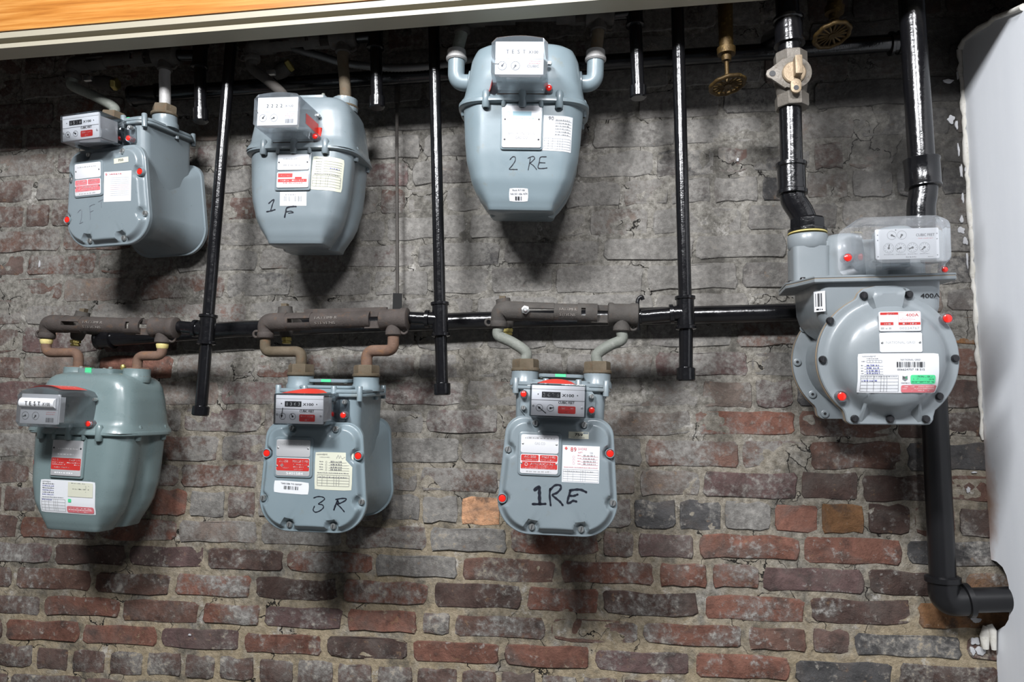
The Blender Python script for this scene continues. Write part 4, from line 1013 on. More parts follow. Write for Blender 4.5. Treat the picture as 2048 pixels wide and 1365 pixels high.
    f0 = MB(); f0.box((-.0475, -.1745, .018), (.0405, -.168, .0780), .001); f0.box((-.0415, -.168, .022), (.0345, -.150, .073)); dial = f0.build('dial_plate', 'white', root, 30)
    if key == 'M4':
        dr = MB(); dr.tube([(-.044, -.1745, .060), (.037, -.1745, .060)], .0105, 16); dr.build('number_drum', 'white', dial, 40)
    yb = -.1855 if key == 'M4' else -.1749
    pr = Print(); dg = {'M4': 'TEST', '1F': '2222', '2RE': 'TEST'}[key]
    for i, ch in enumerate(dg): pr.text(ch, -.0255+i*.0100, .0560, .0072, 'ink' if key != '2RE' else 'greyink', align='C', bold=1)
    pr.text('X100', .0125, .0562, .0054, 'greyink', w=.0175, bold=1); pr.lay('counter_print', dial, flat(yb))
    pr = Print(); pr.rect(-.0475, .0405, .0462, .0468, 'paleink')
    pr.ring(-.0345, .0340, .0082, .0008, 'greyink'); pr.ring(-.0105, .0340, .0082, .0008, 'greyink'); needle(pr, -.0345, .0340, .0062, 200 if key == 'M4' else 55, 'greyink' if key == '2RE' else 'ink', .0020); needle(pr, -.0105, .0340, .0062, 235 if key != '1F' else 205, 'greyink' if key == '2RE' else 'ink', .0020)
    pr.scribble(.014, .036, .0415, .0014, 'pink', 1); pr.scribble(.014, .034, .0375, .0014, 'pink', 2)
    if key == '2RE': pr.text('CUBIC', .0105, .0310, .0046, 'greyink', w=.022); pr.line(-.052, .0375, -.0400, .0370, .0012, 'ink')
    else: pr.bars(.014, .033, .0220, .0310, 'greyink', 12, 8)
    if key == '1F': pr.line(-.0500, .0520, -.0455, .0440, .0014, 'ink'); pr.text('CUBIC', .0150, .0335, .0032, 'pink', w=.015)
    pr.lay('dial_print', dial, flat(-.1749))
    st = MB(); st.box((xl*.9, -.095, zc-.006), (xr*.98, -.074, zc-.0015)); st.build('index_bracket', 'rust' if key != 'M4' else paint, root, 30)
    plug(root, (.050, -.088, .019), .0066, .016, rimmat='clear'); screw(root, (.0505, -.086, .070), .0040, .008, 'steel')
    rt = MB()
    if key == 'M4':
        rt.loft([[(x, y, ztop+.0040+.0085*math.sin(math.pi*(x-xl-.009)/(xr-xl-.018))) for x in [xl+.012+(xr-xl-.024)*i/8 for i in range(9)]] for y in (-.165, -.125, -.095)], False, False, closed=False)
    elif key == '1F':
        rt.quad([(xr*1.012+.0006, -.150, .052), (xr*1.03+.0006, -.085, .052), (xr*1.03+.0006, -.085, .028), (xr*1.012+.0006, -.150, .030)]); rt.tube([(xr*1.03+.004, -.085, .044), (xr*1.03+.004, -.082, .022)], .005, 8)
    else:
        rt.quad([(xl*1.03-.0006, -.120, .030), (xl*1.03-.0006, -.082, .034), (xl*1.03-.012, -.080, .012), (xl*1.03-.004, -.110, .014)])
    s = rt.build('red_seal_tape', 'redtape', root, 60)
    if key == 'M4':
        pr = Print()
        for i in range(4): pr.scribble(-.038, .028, i*.012, .0022, 'whiteink', 60+i)
        pr.lay('lettering', s, lambda u, v: Vector((u, -.155+v, ztop+.0048+.0085*math.sin(math.pi*(u-xl-.009)/(xr-xl-.018)))))
    return root
r_meter('1F', 'grey waisted gas meter marked 1 F, between two tall black risers', (-.7107, -.1639, 2.0441), (1.65, 1.33, 1.12), 1.0169, 'grey', 'top')
r_meter('2RE', 'grey waisted gas meter marked 2 RE with elbows at its sides, brightly lit', (-.2042, -.1831, 2.1206), (6.0, 1.45, 5.3), 1.0929, 'greyw', 'side')
r_meter('M4', 'green-grey waisted gas meter with a wide white label and red tape on its dial box', (-1.2010, -.1715, 1.4097), (.39, 1.72, -2.77), 1.0484, 'greyg', 'top')

# ---- large round-covered meter
def meter400():
    root = thing('gas_meter', 'large grey gas meter with a round bolted front cover and 400A cast on its side', 'gas meter', CAM+(Vector((.5051, -.1556, 1.5659))-CAM)*.9655, (R(2.76), R(-.06), R(-.52)), .9655)
    p = 'grey4'
    PORT['400'] = (world_of(root, (-.1125, -.005, .268)), world_of(root, (.112, .0, .262)), root)
    # centre case
    b = MB()
    rings = []
    for z, hw, hd in ((.030, .060, .070), (.060, .095, .090), (.080, .108, .100), (.10, .113, .104), (.150, .115, .106)):
        rings.append([(x-.006, y, z) for x, y in rrect(-hw, hw, -hd, hd, .022, 5)])
    b.loft(rings); b.lathe((0, -.115, 0), (0, 1, 0), [(0, .105), (.03, .098), (.115, .094), (.20, .098), (.23, .105)], 48); b.build('centre_case', p, root, 45)
    def cover(y0, sgn):
        """round cover with a neck at the top and a straight foot"""
        out = []
        R0 = .1265
        a = -48
        arc = [(R0*math.cos(R(t)), R0*math.sin(R(t))) for t in [(-50+i*(112)/26) for i in range(27)]]
        neck = [(.052, .1165), (.0490, .1255), (.040, .1345), (.018, .1400), (-.018, .1400), (-.040, .1345), (-.0490, .1255), (-.052, .1165)]
        arcl = [(-x, z) for x, z in reversed(arc)]
        foot = [(-.0780, -.1080), (-.0770, -.1170), (-.0700, -.1240), (-.0620, -.1245), (.0620, -.1245), (.0700, -.1240), (.0770, -.1170), (.0780, -.1080)]
        o = arc + neck + arcl + foot
        o = even(o, 140)
        m = MB(); c = Vector((0, 0))
        rr = [[(x, y0-sgn*.012, z) for x, z in o], [(x, y0-sgn*.002, z) for x, z in o], [(x, y0, z) for x, z in inset(o, .002)]]
        for s_ in (.93, .88, .84, .80, .76, .70, .62, .5, .35, .18, .02):
            ring = []
            for x, z in o:
                v = Vector((x, z))*s_; rad = v.length
                h = .038*sstep(.112, .080, rad) + .008*sstep(.080, .050, rad)
                if z > .112 and abs(x) < .035: h = max(h, .020*sstep(.137, .126, v.y)*sstep(.036, .028, abs(v.x)))
                ring.append((v.x, y0+sgn*h, v.y))
            rr.append(ring)
        m.loft(rr); return m, o
    def even(o, N):
        n = len(o); L = [0]
        for i in range(n): L.append(L[-1]+(Vector(o[(i+1) % n])-Vector(o[i])).length)
        res = []; k = 0
        for i in range(N):
            d = L[-1]*i/N
            while L[k+1] < d: k += 1
            t = (d-L[k])/(L[k+1]-L[k]); res.append(tuple(Vector(o[k]).lerp(Vector(o[(k+1) % n]), t)))
        return res
    fm, o = cover(-.1203, -1); fc = fm.build('front_cover', p, root, 40); bv = fm.bvh()
    g = MB(); g.prism([(x*1.006, z*1.006) for x, z in o], -.1083, -.1045); g.build('gasket', 'gasket', root, 30)
    bm_, _ = cover(.1203, 1); bm_.build('back_cover', p, root, 40)
    g = MB(); g.prism([(x*1.006, z*1.006) for x, z in o], .1045, .1083); g.build('gasket', 'gasket', root, 30)
    for y0, y1 in ((-.1045, -.093), (.093, .1045)):
        g = MB(); g.prism(o, y0, y1, .001, 0, None, True); g.build('case_flange', p, root, 30)
    for x, z in ((-.0403, .1217), (.0403, .1217), (-.1026, .0742), (-.1179, 0), (-.0630, -.1131), (0, -.1131), (.0630, -.1131), (.0878, -.0708), (.1179, 0)):
        screw(fc, (x, -.1203, z), .0074, .0080, 'dkscrew')
    for x, z in ((-.0878, -.0708), (.1026, .0742)): plug(fc, (x, -.1203, z), .0088, .015, rimmat='clear')
    # the rear flange's bolt lugs seen from the front
    for x, z in ((-.1026, .0742), (-.1179, 0), (-.0878, -.0708), (-.0630, -.1131)):
        s = MB(); s.lathe((x, .093, z), (0, -1, 0), [(0, .0085), (.0035, .0085), (.0045, .007)], 14); lo = s.build('lug', p, root, 40)
        d = MB(); d.lathe((x, .0885, z), (0, -1, 0), [(0, .0032), (.0004, .0030)], 10); d.build('bolt_hole', 'ink', lo, 40)
    for sx in (-1, 1):
        s = MB(); s.add([(sx*.058, -.120, -.118), (sx*.030, -.1203, -.088), (sx*.048, -.143, -.072), (sx*.050, -.120, -.120), (sx*.027, -.1203, -.092), (sx*.044, -.143, -.078)], [(0, 1, 2), (3, 5, 4), (0, 3, 4, 1), (1, 4, 5, 2), (0, 2, 5, 3)]); s.build('web', p, root, 20)
    # top plate, gallery
    tp = MB(); T = Matrix(((1, 0, 0, 0), (0, 0, 1, 0), (0, 1, 0, 0), (0, 0, 0, 1)))
    pl = [(-.150, .110), (-.162, -.02), (-.150, -.048), (-.128, -.118), (.125, -.121), (.130, -.110), (.130, .110)]
    for z0, z1 in ((.1490, .1565), (.1572, .1620)): 
        tp.loft([[(x, y, z0) for x, y in inset(pl, .0015)], [(x, y, z0+.0015) for x, y in pl], [(x, y, z1-.001) for x, y in pl], [(x, y, z1) for x, y in inset(pl, .0012)]])
    tp.build('top_plate', p, root, 30)
    gk = MB(); gk.loft([[(x, y, z) for x, y in inset(pl, .0012)] for z in (.1563, .1574)]); gk.build('gasket', 'gasket', root, 30)
    ga = MB()
    ga.loft([[(x-.112, y-.004, z) for x, y in rrect(-.036, .036, -.036, .036, .012, 4)] for z in (.160, .235)] )
    ga.lathe((-.1125, -.005, .232), (0, 0, 1), [(0, .036), (.006, .040), (.028, .040), (.031, .038)], 28)
    ga.lathe((-.045, -.01, .160), (0, 0, 1), [(0, .044), (.06, .041), (.090, .038), (.098, .030), (.101, .016)], 28)
    ga.loft([[(x, y, z) for x, y in rrect(-.112, .112, -.030, .050, .02, 4)] for z in (.160, .246)])
    ga.lathe((.055, -.01, .160), (0, 0, 1), [(0, .048), (.07, .046), (.102, .040), (.110, .030), (.112, .010)], 28)
    ga.lathe((.112, 0, .200), (0, 0, 1), [(0, .038), (.055, .038), (.062, .036)], 28)
    ga.build('gallery', p, root, 45)
    for x, y in ((-.135, -.055), (-.148, -.005)): screw(root, (x, y, .162), .006, .006, 'dkscrew', 'bolt', (0, 0, 1), False)
    # clear index dome
    xl, xr, z0, z1 = -.033, .098, .174, .256
    f = rrect(xl, xr, z0, z1, .014, 5); bk = rrect(-.072, .126, .165, .262, .020, 5); mid = rrect(-.050, .118, .168, .280, .026, 5)
    d = MB(); d.loft([[(x, -.172, z) for x, z in inset(f, .002)], [(x, -.170, z) for x, z in f], [(x, -.120, z) for x, z in rrect(-.042, .110, .170, .272, .018, 5)], [(x, -.085, z) for x, z in mid], [(x, -.074, z) for x, z in bk]], True, False)
    d.build('index_cover', 'clear4', root, 40)
    dp = MB(); dp.prism(rrect(-.0285, .0820, .1840, .2410, .003, 3), -.160, -.157, .0005); dial = dp.build('dial_plate', 'white', root, 30)
    mec = MB(); mec.box((-.018, -.157, .190), (.072, -.118, .236)); mec.box((.010, -.118, .176), (.046, -.074, .236)); mec.build('gear_box', 'greyw', root, 30)
    pr = Print()
    for i in range(4):
        u = -.0055+.0207*i; pr.ring(u, .2050, .0094, .0005, 'greyink', 20); needle(pr, u, .2050, .0070, (80, 200, 200, 225)[i], 'ink', .0022)
        for k in range(10): pr.ring(u+.0068*math.cos(R(36*k)), .2050+.0068*math.sin(R(36*k)), .0007, .0007, 'greyink', 6)
        pr.scribble(u-.0085, u+.0085, .1925, .0012, 'greyink', i)
    for i, (u, a) in enumerate(((.0005, -30), (.0180, 240))): pr.ring(u, .2290, .0082, .0005, 'greyink', 20); needle(pr, u, .2290, .0060, a, 'ink', .0022)
    pr.text('CUBIC FEET', .0585, .2255, .0052, 'greyink', w=.032, align='C', bold=1); pr.text('TEMP. COMP. 60°F', .0585, .2205, .0022, 'pink', w=.026, align='C'); pr.scribble(.024, .042, .1868, .0018, 'greyink', 8); pr.scribble(.062, .072, .1868, .0014, 'greyink', 9)
    for u, v in ((-.0245, .2300), (-.0245, .2200), (-.0245, .1895), (.0785, .2300), (.0785, .2200), (.0785, .1900), (.0075, .2385)): pr.ring(u, v, .0013, .0013, 'greyink', 8)
    pr.lay('dial_print', dial, flat(-.1603))
    plug(root, (-.0600, -.080, .199), .0082, .020, rimmat='clear'); plug(root, (.118, -.080, .172), .006, .012, rimmat='clear')
    # front plates and the large label
    yy = bv.ray_cast(Vector((.008, -1, .05)), Vector((0, 1, 0)))[0].y - .0008
    a = MB(); a.prism(rrect(-.0285, .0435, .0497, .0860, .003, 3), yy-.001, yy+.003, .0004); o1 = a.build('rating_plate', 'white', root, 30); pr = Print()
    pr.rect(-.0265, .0045, .0800, .0845, 'red'); pr.text('Sprague', -.009, .0808, .0030, 'whiteink', w=.013, align='C', slant=.2); pr.rect(.0052, .0422, .0840, .0845, 'redink'); pr.text('400A', .0285, .0763, .0058, 'redink', w=.022, align='C', bold=1); pr.rect(.0048, .0053, .0610, .0845, 'redink'); pr.rect(.0418, .0422, .0665, .0845, 'redink')
    pr.scribble(.008, .030, .0730, .0012, 'pink', 1); pr.scribble(.008, .034, .0705, .0012, 'pink', 2); pr.scribble(.008, .028, .0680, .0012, 'pink', 3)
    pr.rect(.0050, .0425, .0610, .0660, 'red'); pr.rect(-.0265, -.0040, .0610, .0665, 'red'); pr.scribble(-.020, -.006, .0625, .0026, 'whiteink', 4); pr.scribble(.012, .036, .0622, .0026, 'whiteink', 5); pr.scribble(-.026, -.006, .0535, .0036, 'paleink', 6); pr.text('00224767', .0235, .0530, .0042, 'paleink', w=.034, align='C'); pr.lay('lettering', o1, flat(yy-.0012))
    a = MB(); a.prism(rrect(-.0285, .0445, .0107, .0470, .003, 3), yy-.001, yy+.003, .0004); o2 = a.build('name_plate', 'white', root, 30); pr = Print(); pr.text('NATIONAL GRID', .0075, .0268, .0046, 'paleink', w=.050, align='C'); pr.lay('stamped_text', o2, flat(yy-.0012))
    for x in (-.0245, .0405): screw(o2, (x, yy-.001, .0290), .0024, .001, 'steel', 'rivet')
    fn = onto(bv, .0010, -.0660, .0092, R(-.2)); s = sticker('service_label', root, fn, .1405, .0724, 'paper', .002, 14, 10); pr = Print()
    pr.text('nationalgrid', .007, -.0062, .0032, 'greyink', w=.022); pr.scribble(.014, .034, -.0100, .0014, 'greyink', 1); pr.grid(.0145, .0400, -.0165, -.0125, (0, .2, .4, .6, .8, 1), (0, 1), 'greyink'); pr.scribble(.006, .012, -.0150, .0016, 'greyink', 3)
    for i, v in enumerate((-.0225, -.0275, -.0325, -.0370)): pr.scribble(.005, .009, v, .0014, 'greyink', i); pr.line(.010, v-.001, .042, v-.001, .0005, 'greyink'); pr.scribble(.014, .036, v, .0026, 'blueink', 70+i)
    pr.scribble(.006, .066, -.0430, .0014, 'greyink', 8); pr.grid(.0045, .0675, -.0700, -.0400, (0, .17, .34, .53, .61, .69, 1), (0, .2, .4, .6, .8, 1), 'greyink'); pr.scribble(.006, .032, -.0510, .0024, 'blueink', 90)
    pr.text('NATIONAL GRID', .0895, -.0130, .0032, 'greyink', w=.034, align='C'); pr.bars(.0655, .1140, -.0255, -.0155, 'ink', 34, 5); pr.text('006624757 18 315', .0897, -.0312, .0036, 'ink', w=.047, align='C')
    pr.rect(.0885, .1335, -.0555, -.0395, 'green', .003)
    pr.text('NATIONAL GRID', .1110, -.0440, .0030, 'ink', w=.033, align='C', bold=1); pr.text('TESTED', .0925, -.0487, .0026, 'ink', w=.013, bold=1); pr.text('2018', .1300, -.0487, .0026, 'ink', w=.009, align='R', bold=1); pr.text('DO NOT REMOVE THIS SEAL', .1110, -.0535, .0026, 'ink', w=.040, align='C', bold=1)
    pr.poly([(.0745, -.0410), (.0790, -.0425), (.0835, -.0410), (.0835, -.0475), (.0790, -.0505), (.0745, -.0475)], 'greyink'); pr.rect(.0755, .0786, -.0465, -.0425, 'green'); pr.rect(.0794, .0825, -.0465, -.0425, 'green'); pr.scribble(.0725, .0865, -.0545, .0014, 'greyink', 3)
    pr.rect(.0725, .1375, -.0715, -.0580, 'redsoft', .003)
    for i, tx in enumerate(("TAMPERING WITH NATIONAL GRID'S METERS", 'SEALS OR EQUIPMENT IS A CRIME PUNISHABLE', 'BY LAW. NATIONAL GRID ONLY')): pr.text(tx, .1050, -.0618-.0035*i, .0019, 'whiteink', w=(.058, .060, .038)[i], align='C')
    pr.lay('label_print', s, SURF[s.name])
    pr = Print(); pr.text('400A', .0835, .1165, .0085, 'dkscrew', w=.034, align='C', bold=1); pr.lay('cast_lettering', root, flat(-.1066))
    k7 = .70711
    def cl7(u, v, e=0.0): return Vector((-.1212-(.0069+e)*k7+(u+.0035)*k7, -.0840-(.0069+e)*k7-(u+.0035)*k7, v))
    a = MB(); a.quad([cl7(0, .094), cl7(.024, .094), cl7(.024, .134), cl7(0, .134)]); o3 = a.build('barcode_label', 'paper', root, 0); pr = Print(); pr.bars(.003, .021, .104, .130, 'ink', 11, 9); pr.scribble(.005, .019, .097, .003, 'ink', 2); pr.lay('barcode', o3, lambda u, v: cl7(u, v, .0005))
meter400()

# ================================================================== PIPEWORK
UPZ = Vector((0, 0, 1))
def pipe(parent, name, pts, r, m='black', n=20, fil=0.0):
    mb = MB(); mb.tube(fillet(pts, fil) if fil else pts, r, n); return mb.build(name, m, parent, 50)
def sleeve(parent, name, a, b, r, m='black', rim=.003, rw=.007, n=24):
    """fitting with a raised band at both ends"""
    a, b = Vector(a), Vector(b); L = (b-a).length; mb = MB()
    mb.lathe(a, b-a, [(0, r*.9), (.0015, r+rim), (rw, r+rim), (rw+.002, r), (L-rw-.002, r), (L-rw, r+rim), (L-.0015, r+rim), (L, r*.9)], n)
    return mb.build(name, m, parent, 40)
def cap(parent, a, d, r, h, m='black'):
    mb = MB(); mb.lathe(a, d, [(0, r*.8), (.002, r), (h-.003, r), (h, r*.85)], 20); return mb.build('cap', m, parent, 40)

# three tall risers with drip legs
def riser(label, off, top, tee0, tee1, leg, capend, nip, r=.0138):
    T0, A, B, Lg, Cp = (at(*p, off) for p in (top, tee0, tee1, leg, capend))
    o = thing('riser_pipe', label, 'pipe', Cp)
    def l(p): return Vector(p)-Cp
    pipe(o, 'pipe', [l(T0), l(A)], r); sleeve(o, 'tee', l(A), l(B), r+.0045)
    pipe(o, 'drip_leg', [l(B), l(Lg)], r+.0006); cap(o, l(Lg), Cp-Lg, r+.0055, (Cp-Lg).length)
    mid = (A+B)/2; N = at(*nip, off)
    br = MB(); d = (N-mid); br.lathe(l(mid), d, [(0, r+.003), (.024, r+.003), (.025, r+.007), (.033, r+.007), (.034, r+.001)], 20); br.build('tee_branch', 'black', o, 40)
    pipe(o, 'nipple', [l(mid), l(N)], r+.001)
    return o
riser('tall leaning black riser pipe between the meters marked 2F and 1F', .170, (468, 18), (417, 629), (412, 690), (402.5, 812), (400, 832), (356, 654), .0135)
riser('tall black riser pipe beside the thin hanger rod', .172, (866, -12), (879.5, 604), (881.5, 674), (884, 766), (884.5, 791), (820, 636), .0130)
riser('tall black riser pipe standing between the meter marked 1RE and the large meter', .190, (1354, -12), (1370, 592), (1372, 660), (1371.5, 735), (1372, 763), (1283, 634), .0138)

# manifolds along the wall
def long_pipe(name, label, pts, r, m='black', fittings=()):
    P = [at(*p) for p in pts]; c = P[len(P)//2]; o = thing(name, label, 'pipe', c)
    pipe(o, 'pipe', [p-c for p in P], r, m)
    for a, b, rr in fittings: sleeve(o, 'coupling', at(*a)-c, at(*b)-c, rr, m)
    return o
long_pipe('manifold_pipe', 'long black manifold pipe running level behind the lower row of meters', [(215, 678, .045), (478, 659, .042), (945, 642, .042), (1500, 628, .042), (1850, 618, .042)], .0208, 'black', [((196, 679, .045), (228, 677, .045), .024)])
long_pipe('manifold_pipe', 'long black manifold pipe in the dark behind the upper row of meters', [(285, 191, .085), (560, 170, .085), (1000, 140, .085), (1600, 99, .085), (1800, 85, .085)], .0190, 'black', [((262, 193, .085), (320, 188, .085), .0235), ((1778, 88, .085), (1802, 85, .085), .023)])

# swivel bends and union nuts from the meter bars into the meters
def swivel(label, key, side, port, style, m='rustp', nutm='rustp', seal=False, r=.0135):
    nutt = PORT[key][side]; B = Vector(port); o = thing('swivel_pipe', label, 'pipe fitting', nutt-UPZ*.026)
    c = o.location.copy(); a = nutt-UPZ*.004
    if style == 'z':
        zm = a.z+(B.z-a.z)*.52; pts = [a, Vector((a.x, a.y, zm)), Vector((B.x, B.y, zm)), B]; P = fillet(pts, .026, 9)
    elif style == 's': P = smooth_path([a, a.lerp(B, .0)+UPZ*.020, a.lerp(B, .5)+Vector((0, 0, .004)), B-UPZ*.018, B], 8)
    else: P = [a, B]
    mb = MB(); mb.tube([p-c for p in P], r, 20); mb.build('bend', m, o, 50)
    if nutm:
        nb = MB(); hx = [(.0285*math.cos(R(60*i+12)), .0285*math.sin(R(60*i+12))) for i in range(6)]
        rg_ = [[(x*k, y*k, z) for x, y in hx] for z, k in ((.006, .97), (.007, 1), (.0225, 1), (.026, .93))]
        nb.loft(rg_); nb.lathe((0, 0, 0), (0, 0, 1), [(0, .0290), (.002, .0305), (.006, .0305), (.0075, .028)], 26); nb.build('union_nut', nutm, o, 30)
    if seal:
        s = MB(); s.lathe(B-c-UPZ*.014, (0, 0, 1), [(0, r+.0005), (.003, r+.002), (.010, r+.003), (.0135, r+.0012)], 16); s.build('thread_sealant', 'sealant', o, 60)
    return o
BARS = {'M4': ((93.4, 677), (325, 686)), '3R': ((531, 677), (787, 671)), '1RE': ((997.4, 655), (1243, 663)), '2F': ((146, 158), (330, 141)), '1F': ((505, 122), (686, 106)), '2RE': ((924, 66), (1197, 62))}
BP = {}
for k, (a, b) in BARS.items():
    BP[k] = (at(*a, -PORT[k][0].y), at(*b, -PORT[k][1].y))
# capped drip legs hanging in the shadow of the upper row
for lab, off, x0, y0, x1, y1, yc, nip in (('capped black drip leg hanging beside the meter marked 2F', .165, 399, 40, 401, 218, 245, '2F'), ('capped black drip leg hanging beside the meter marked 1F', .168, 750, 24, 754, 193, 217, '1F'), ('capped black drip leg hanging beside the meter marked 2RE', .185, 1268, -20, 1276, 172, 197, '2RE')):
    A, B, Cp = at(x0, y0, off), at(x1, y1, off), at(x1+.3, yc, off); o = thing('drip_leg', lab, 'pipe', Cp)
    pipe(o, 'pipe', [A-Cp, B-Cp], .0142); cap(o, B-Cp, Cp-B, .0182, (Cp-B).length)
    zb_ = BP[nip][1]; tz = A.lerp(B, (A.z-zb_.z-.036)/(A.z-B.z)); sleeve(o, 'tee', tz+UPZ*.034-Cp, tz-UPZ*.034-Cp, .0175)
    N = Vector((zb_.x+.033, zb_.y, tz.z)); pipe(o, 'nipple', [tz-Cp, N-Cp], .0135)

swivel('rusty bent pipe with yellow thread sealant, nearer the dial of the green-grey meter', 'M4', 0, BP['M4'][0], 'z', 'rustp', 'rustp', True, .0112)
swivel('rusty bent pipe with yellow thread sealant, nearer the leaning riser', 'M4', 1, BP['M4'][1], 'z', 'rustp', 'rustp', True, .0112)
swivel('rusty olive bent pipe into the meter marked 3 R, below the square valve key', '3R', 0, BP['3R'][0], 'z', 'rusto', 'rusto', False, .0120)
swivel('rusty bent pipe into the meter marked 3 R, below the hanger strap', '3R', 1, BP['3R'][1], 'z', 'rustp', 'rusto', False, .0128)
swivel('dull green-grey bent pipe into the 1RE meter, under the rounded end of its bar', '1RE', 0, BP['1RE'][0], 's', 'galv', 'rusto', False, .0118)
swivel('dull green-grey bent pipe into the 1RE meter, under the squared end of its bar', '1RE', 1, BP['1RE'][1], 's', 'galv', 'rusto', False, .0118)
swivel('curved grey bent pipe entering the 2F meter behind its dial box', '2F', 0, BP['2F'][0], 's', 'galv', 'rusto', False, .0122)
swivel('straight pale galvanised pipe standing on the 2F meter', '2F', 1, BP['2F'][1], 's', 'galvp', 'rusto', False, .0132)
swivel('dark rusty bent pipe entering the 1F meter behind its dial box', '1F', 0, BP['1F'][0], 's', 'rustd', 'rusto', False, .0122)
swivel('dark rusty pipe rising from the 1F meter into the shadow', '1F', 1, BP['1F'][1], 's', 'rusto', 'rusto', False, .0132)
for side, lab in ((0, 'galvanised union and stub above the 2RE meter, nearer the riser'), (1, 'galvanised union and rusty stub above the 2RE meter, nearer the capped drip leg')):
    a = PORT['2RE'][side]; o = thing('swivel_pipe', lab, 'pipe fitting', a); B = BP['2RE'][side]
    u = MB(); u.lathe((0, 0, -.006), (0, 0, 1), [(0, .0205), (.003, .0235), (.008, .0235), (.010, .0215), (.024, .0208), (.026, .017)], 24); u.build('union_nut', 'galvp', o, 40)
    mb = MB(); mb.tube([(0, 0, .01), B-a], .0135, 18); mb.build('stub', 'rusto' if side else 'galv', o, 50)

# cast iron meter bars
def meter_bar(key, label, m, slot, txt, hole, backbar=False):
    A, B = BP[key]; ex = (B-A).normalized(); ez = (UPZ-ex*ex.z).normalized(); ey = ez.cross(ex)
    L = (B-A).length; o = thing('meter_bar', label, 'pipe bracket'); H = .036
    o.matrix_world = Matrix.Translation(A) @ Matrix((ex, ey, ez)).transposed().to_4x4()
    e = MB(); pth = fillet([(0, 0, 0), (0, 0, H), (.052, 0, H)], .034, 9); e.tube(pth, [.0165+.0050*min(1, i/6) for i in range(len(pth))], 22)
    e.lathe((0, 0, -.001), (0, 0, 1), [(0, .0165), (.002, .0185), (.012, .0185), (.015, .0165)], 22); e.build('elbow', m, o, 50)
    xb = L-.052
    def shell(mb, x0, x1, a0, a1, r=.0215, th=.0045):
        n = 8; ang = [R(a0+(a1-a0)*i/n) for i in range(n+1)]
        prof = [(-(r)*math.cos(a), H+r*math.sin(a)*.95) for a in ang] + [(-(r-th)*math.cos(a), H+(r-th)*math.sin(a)*.95) for a in reversed(ang)]
        mb.loft([[(x, y, z) for y, z in prof] for x in (x0, x1)])
    s0, s1 = slot; h0 = xb-.034
    b = MB(); shell(b, .030, s0, -85, 85); shell(b, s0, s1, 14, 85); shell(b, s0, s1, -85, -14)
    if hole: shell(b, s1, h0, -62, 85, .0205); shell(b, h0, h0+.009, 24, 85, .0225, .006); shell(b, h0, h0+.009, -85, -24, .0225, .006); shell(b, h0+.009, xb, -85, 85, .0225, .006); shell(b, h0-.008, h0, -85, 85, .0225, .006)
    else: shell(b, s1, xb, -70, 85, .0205)
    b.build('bar', m, o, 40)
    if txt:
        pr = Print(); u0 = s1+.012; wdt = min(.052, h0-.010-u0)
        pr.text('LATTIMER', u0, .0020, .0062, 'rustl', w=wdt, bold=1); pr.text('STEVENS', u0, -.0100, .0062, 'rustl', w=wdt*.92, bold=1)
        pr.lay('cast_lettering', o, lambda u, v: Vector((u, -.0213*math.cos(v/.0205), H+.0213*math.sin(v/.0205)*.95)))
    c = MB(); c.box((xb-.012, -.010, H-.020), (L-.018, .004, H-.004)); c.box((xb-.012, -.006, H+.006), (L-.018, .006, H+.018)); c.build('tongue', m, o, 30)
    t = MB(); t.lathe((L-.030, 0, H), (1, 0, 0), [(0, .0215), (.002, .0245), (.010, .0245), (.013, .0228), (.046, .0228), (.049, .0250), (.062, .0250), (.064, .0225)], 24)
    t.lathe((L, 0, -.001), (0, 0, 1), [(0, .0160), (.002, .0180), (.010, .0180), (.016, .0165), (.030, .0185)], 22); t.build('tee', m, o, 40)
    for x, sgn in ((-.022, -1), (L+.024, 1)):
        lg = MB(); c0 = Vector((x, .0, .010)); P = [c0+Vector((math.cos(2*math.pi*i/14)*.0072, 0, math.sin(2*math.pi*i/14)*.0072)) for i in range(15)]; lg.tube(P, .0030, 8, False)
        lg.tube([c0-Vector((sgn*.007, 0, 0)), c0-Vector((sgn*.013, 0, -.006))], .0035, 8); lg.build('lug', m, o, 50)
    if key == '1RE':
        n_ = MB(); n_.lathe((.058, -.0205, H), (0, -1, 0), [(0, .0088), (.001, .0092), (.006, .0092), (.007, .0070)], 6); n_.lathe((.058, -.0275, H), (0, -1, 0), [(0, .0045), (.004, .0045), (.005, .003)], 12); n_.build('clamp_nut', 'steel', o, 30)
    if backbar:
        k = MB(); k.box((.085, .012, H+.018), (L-.02, .020, H+.030)); k.build('back_tongue', m, o, 30)
    return o
M['rustl'] = make_rust('lit_worn_iron', (.165, .148, .134), (.21, .19, .172), (.13, .11, .09))  # paler than the bar: light on raised letter tops painted in, with some wear
meter_bar('M4', 'rusty brown slotted meter bar above the green-grey meter', 'rust', (.038, .098), True, True, False)
meter_bar('3R', 'rusty brown slotted meter bar above the meter marked 3 R', 'rust', (.060, .112), True, False, True)
meter_bar('1RE', 'dark grey slotted meter bar with a bright clamp nut, above the 1RE meter', 'rustd', (.033, .118), True, True)
meter_bar('2F', 'dark slotted meter bar in shadow above the 2F meter', 'rustd', (.04, .10), False, True)
meter_bar('1F', 'dark slotted meter bar in deep shadow above the 1F meter', 'rustd', (.04, .10), False, True)
meter_bar('2RE', 'dark meter bar in deep shadow above the 2RE meter', 'rustd', (.05, .12), False, True)

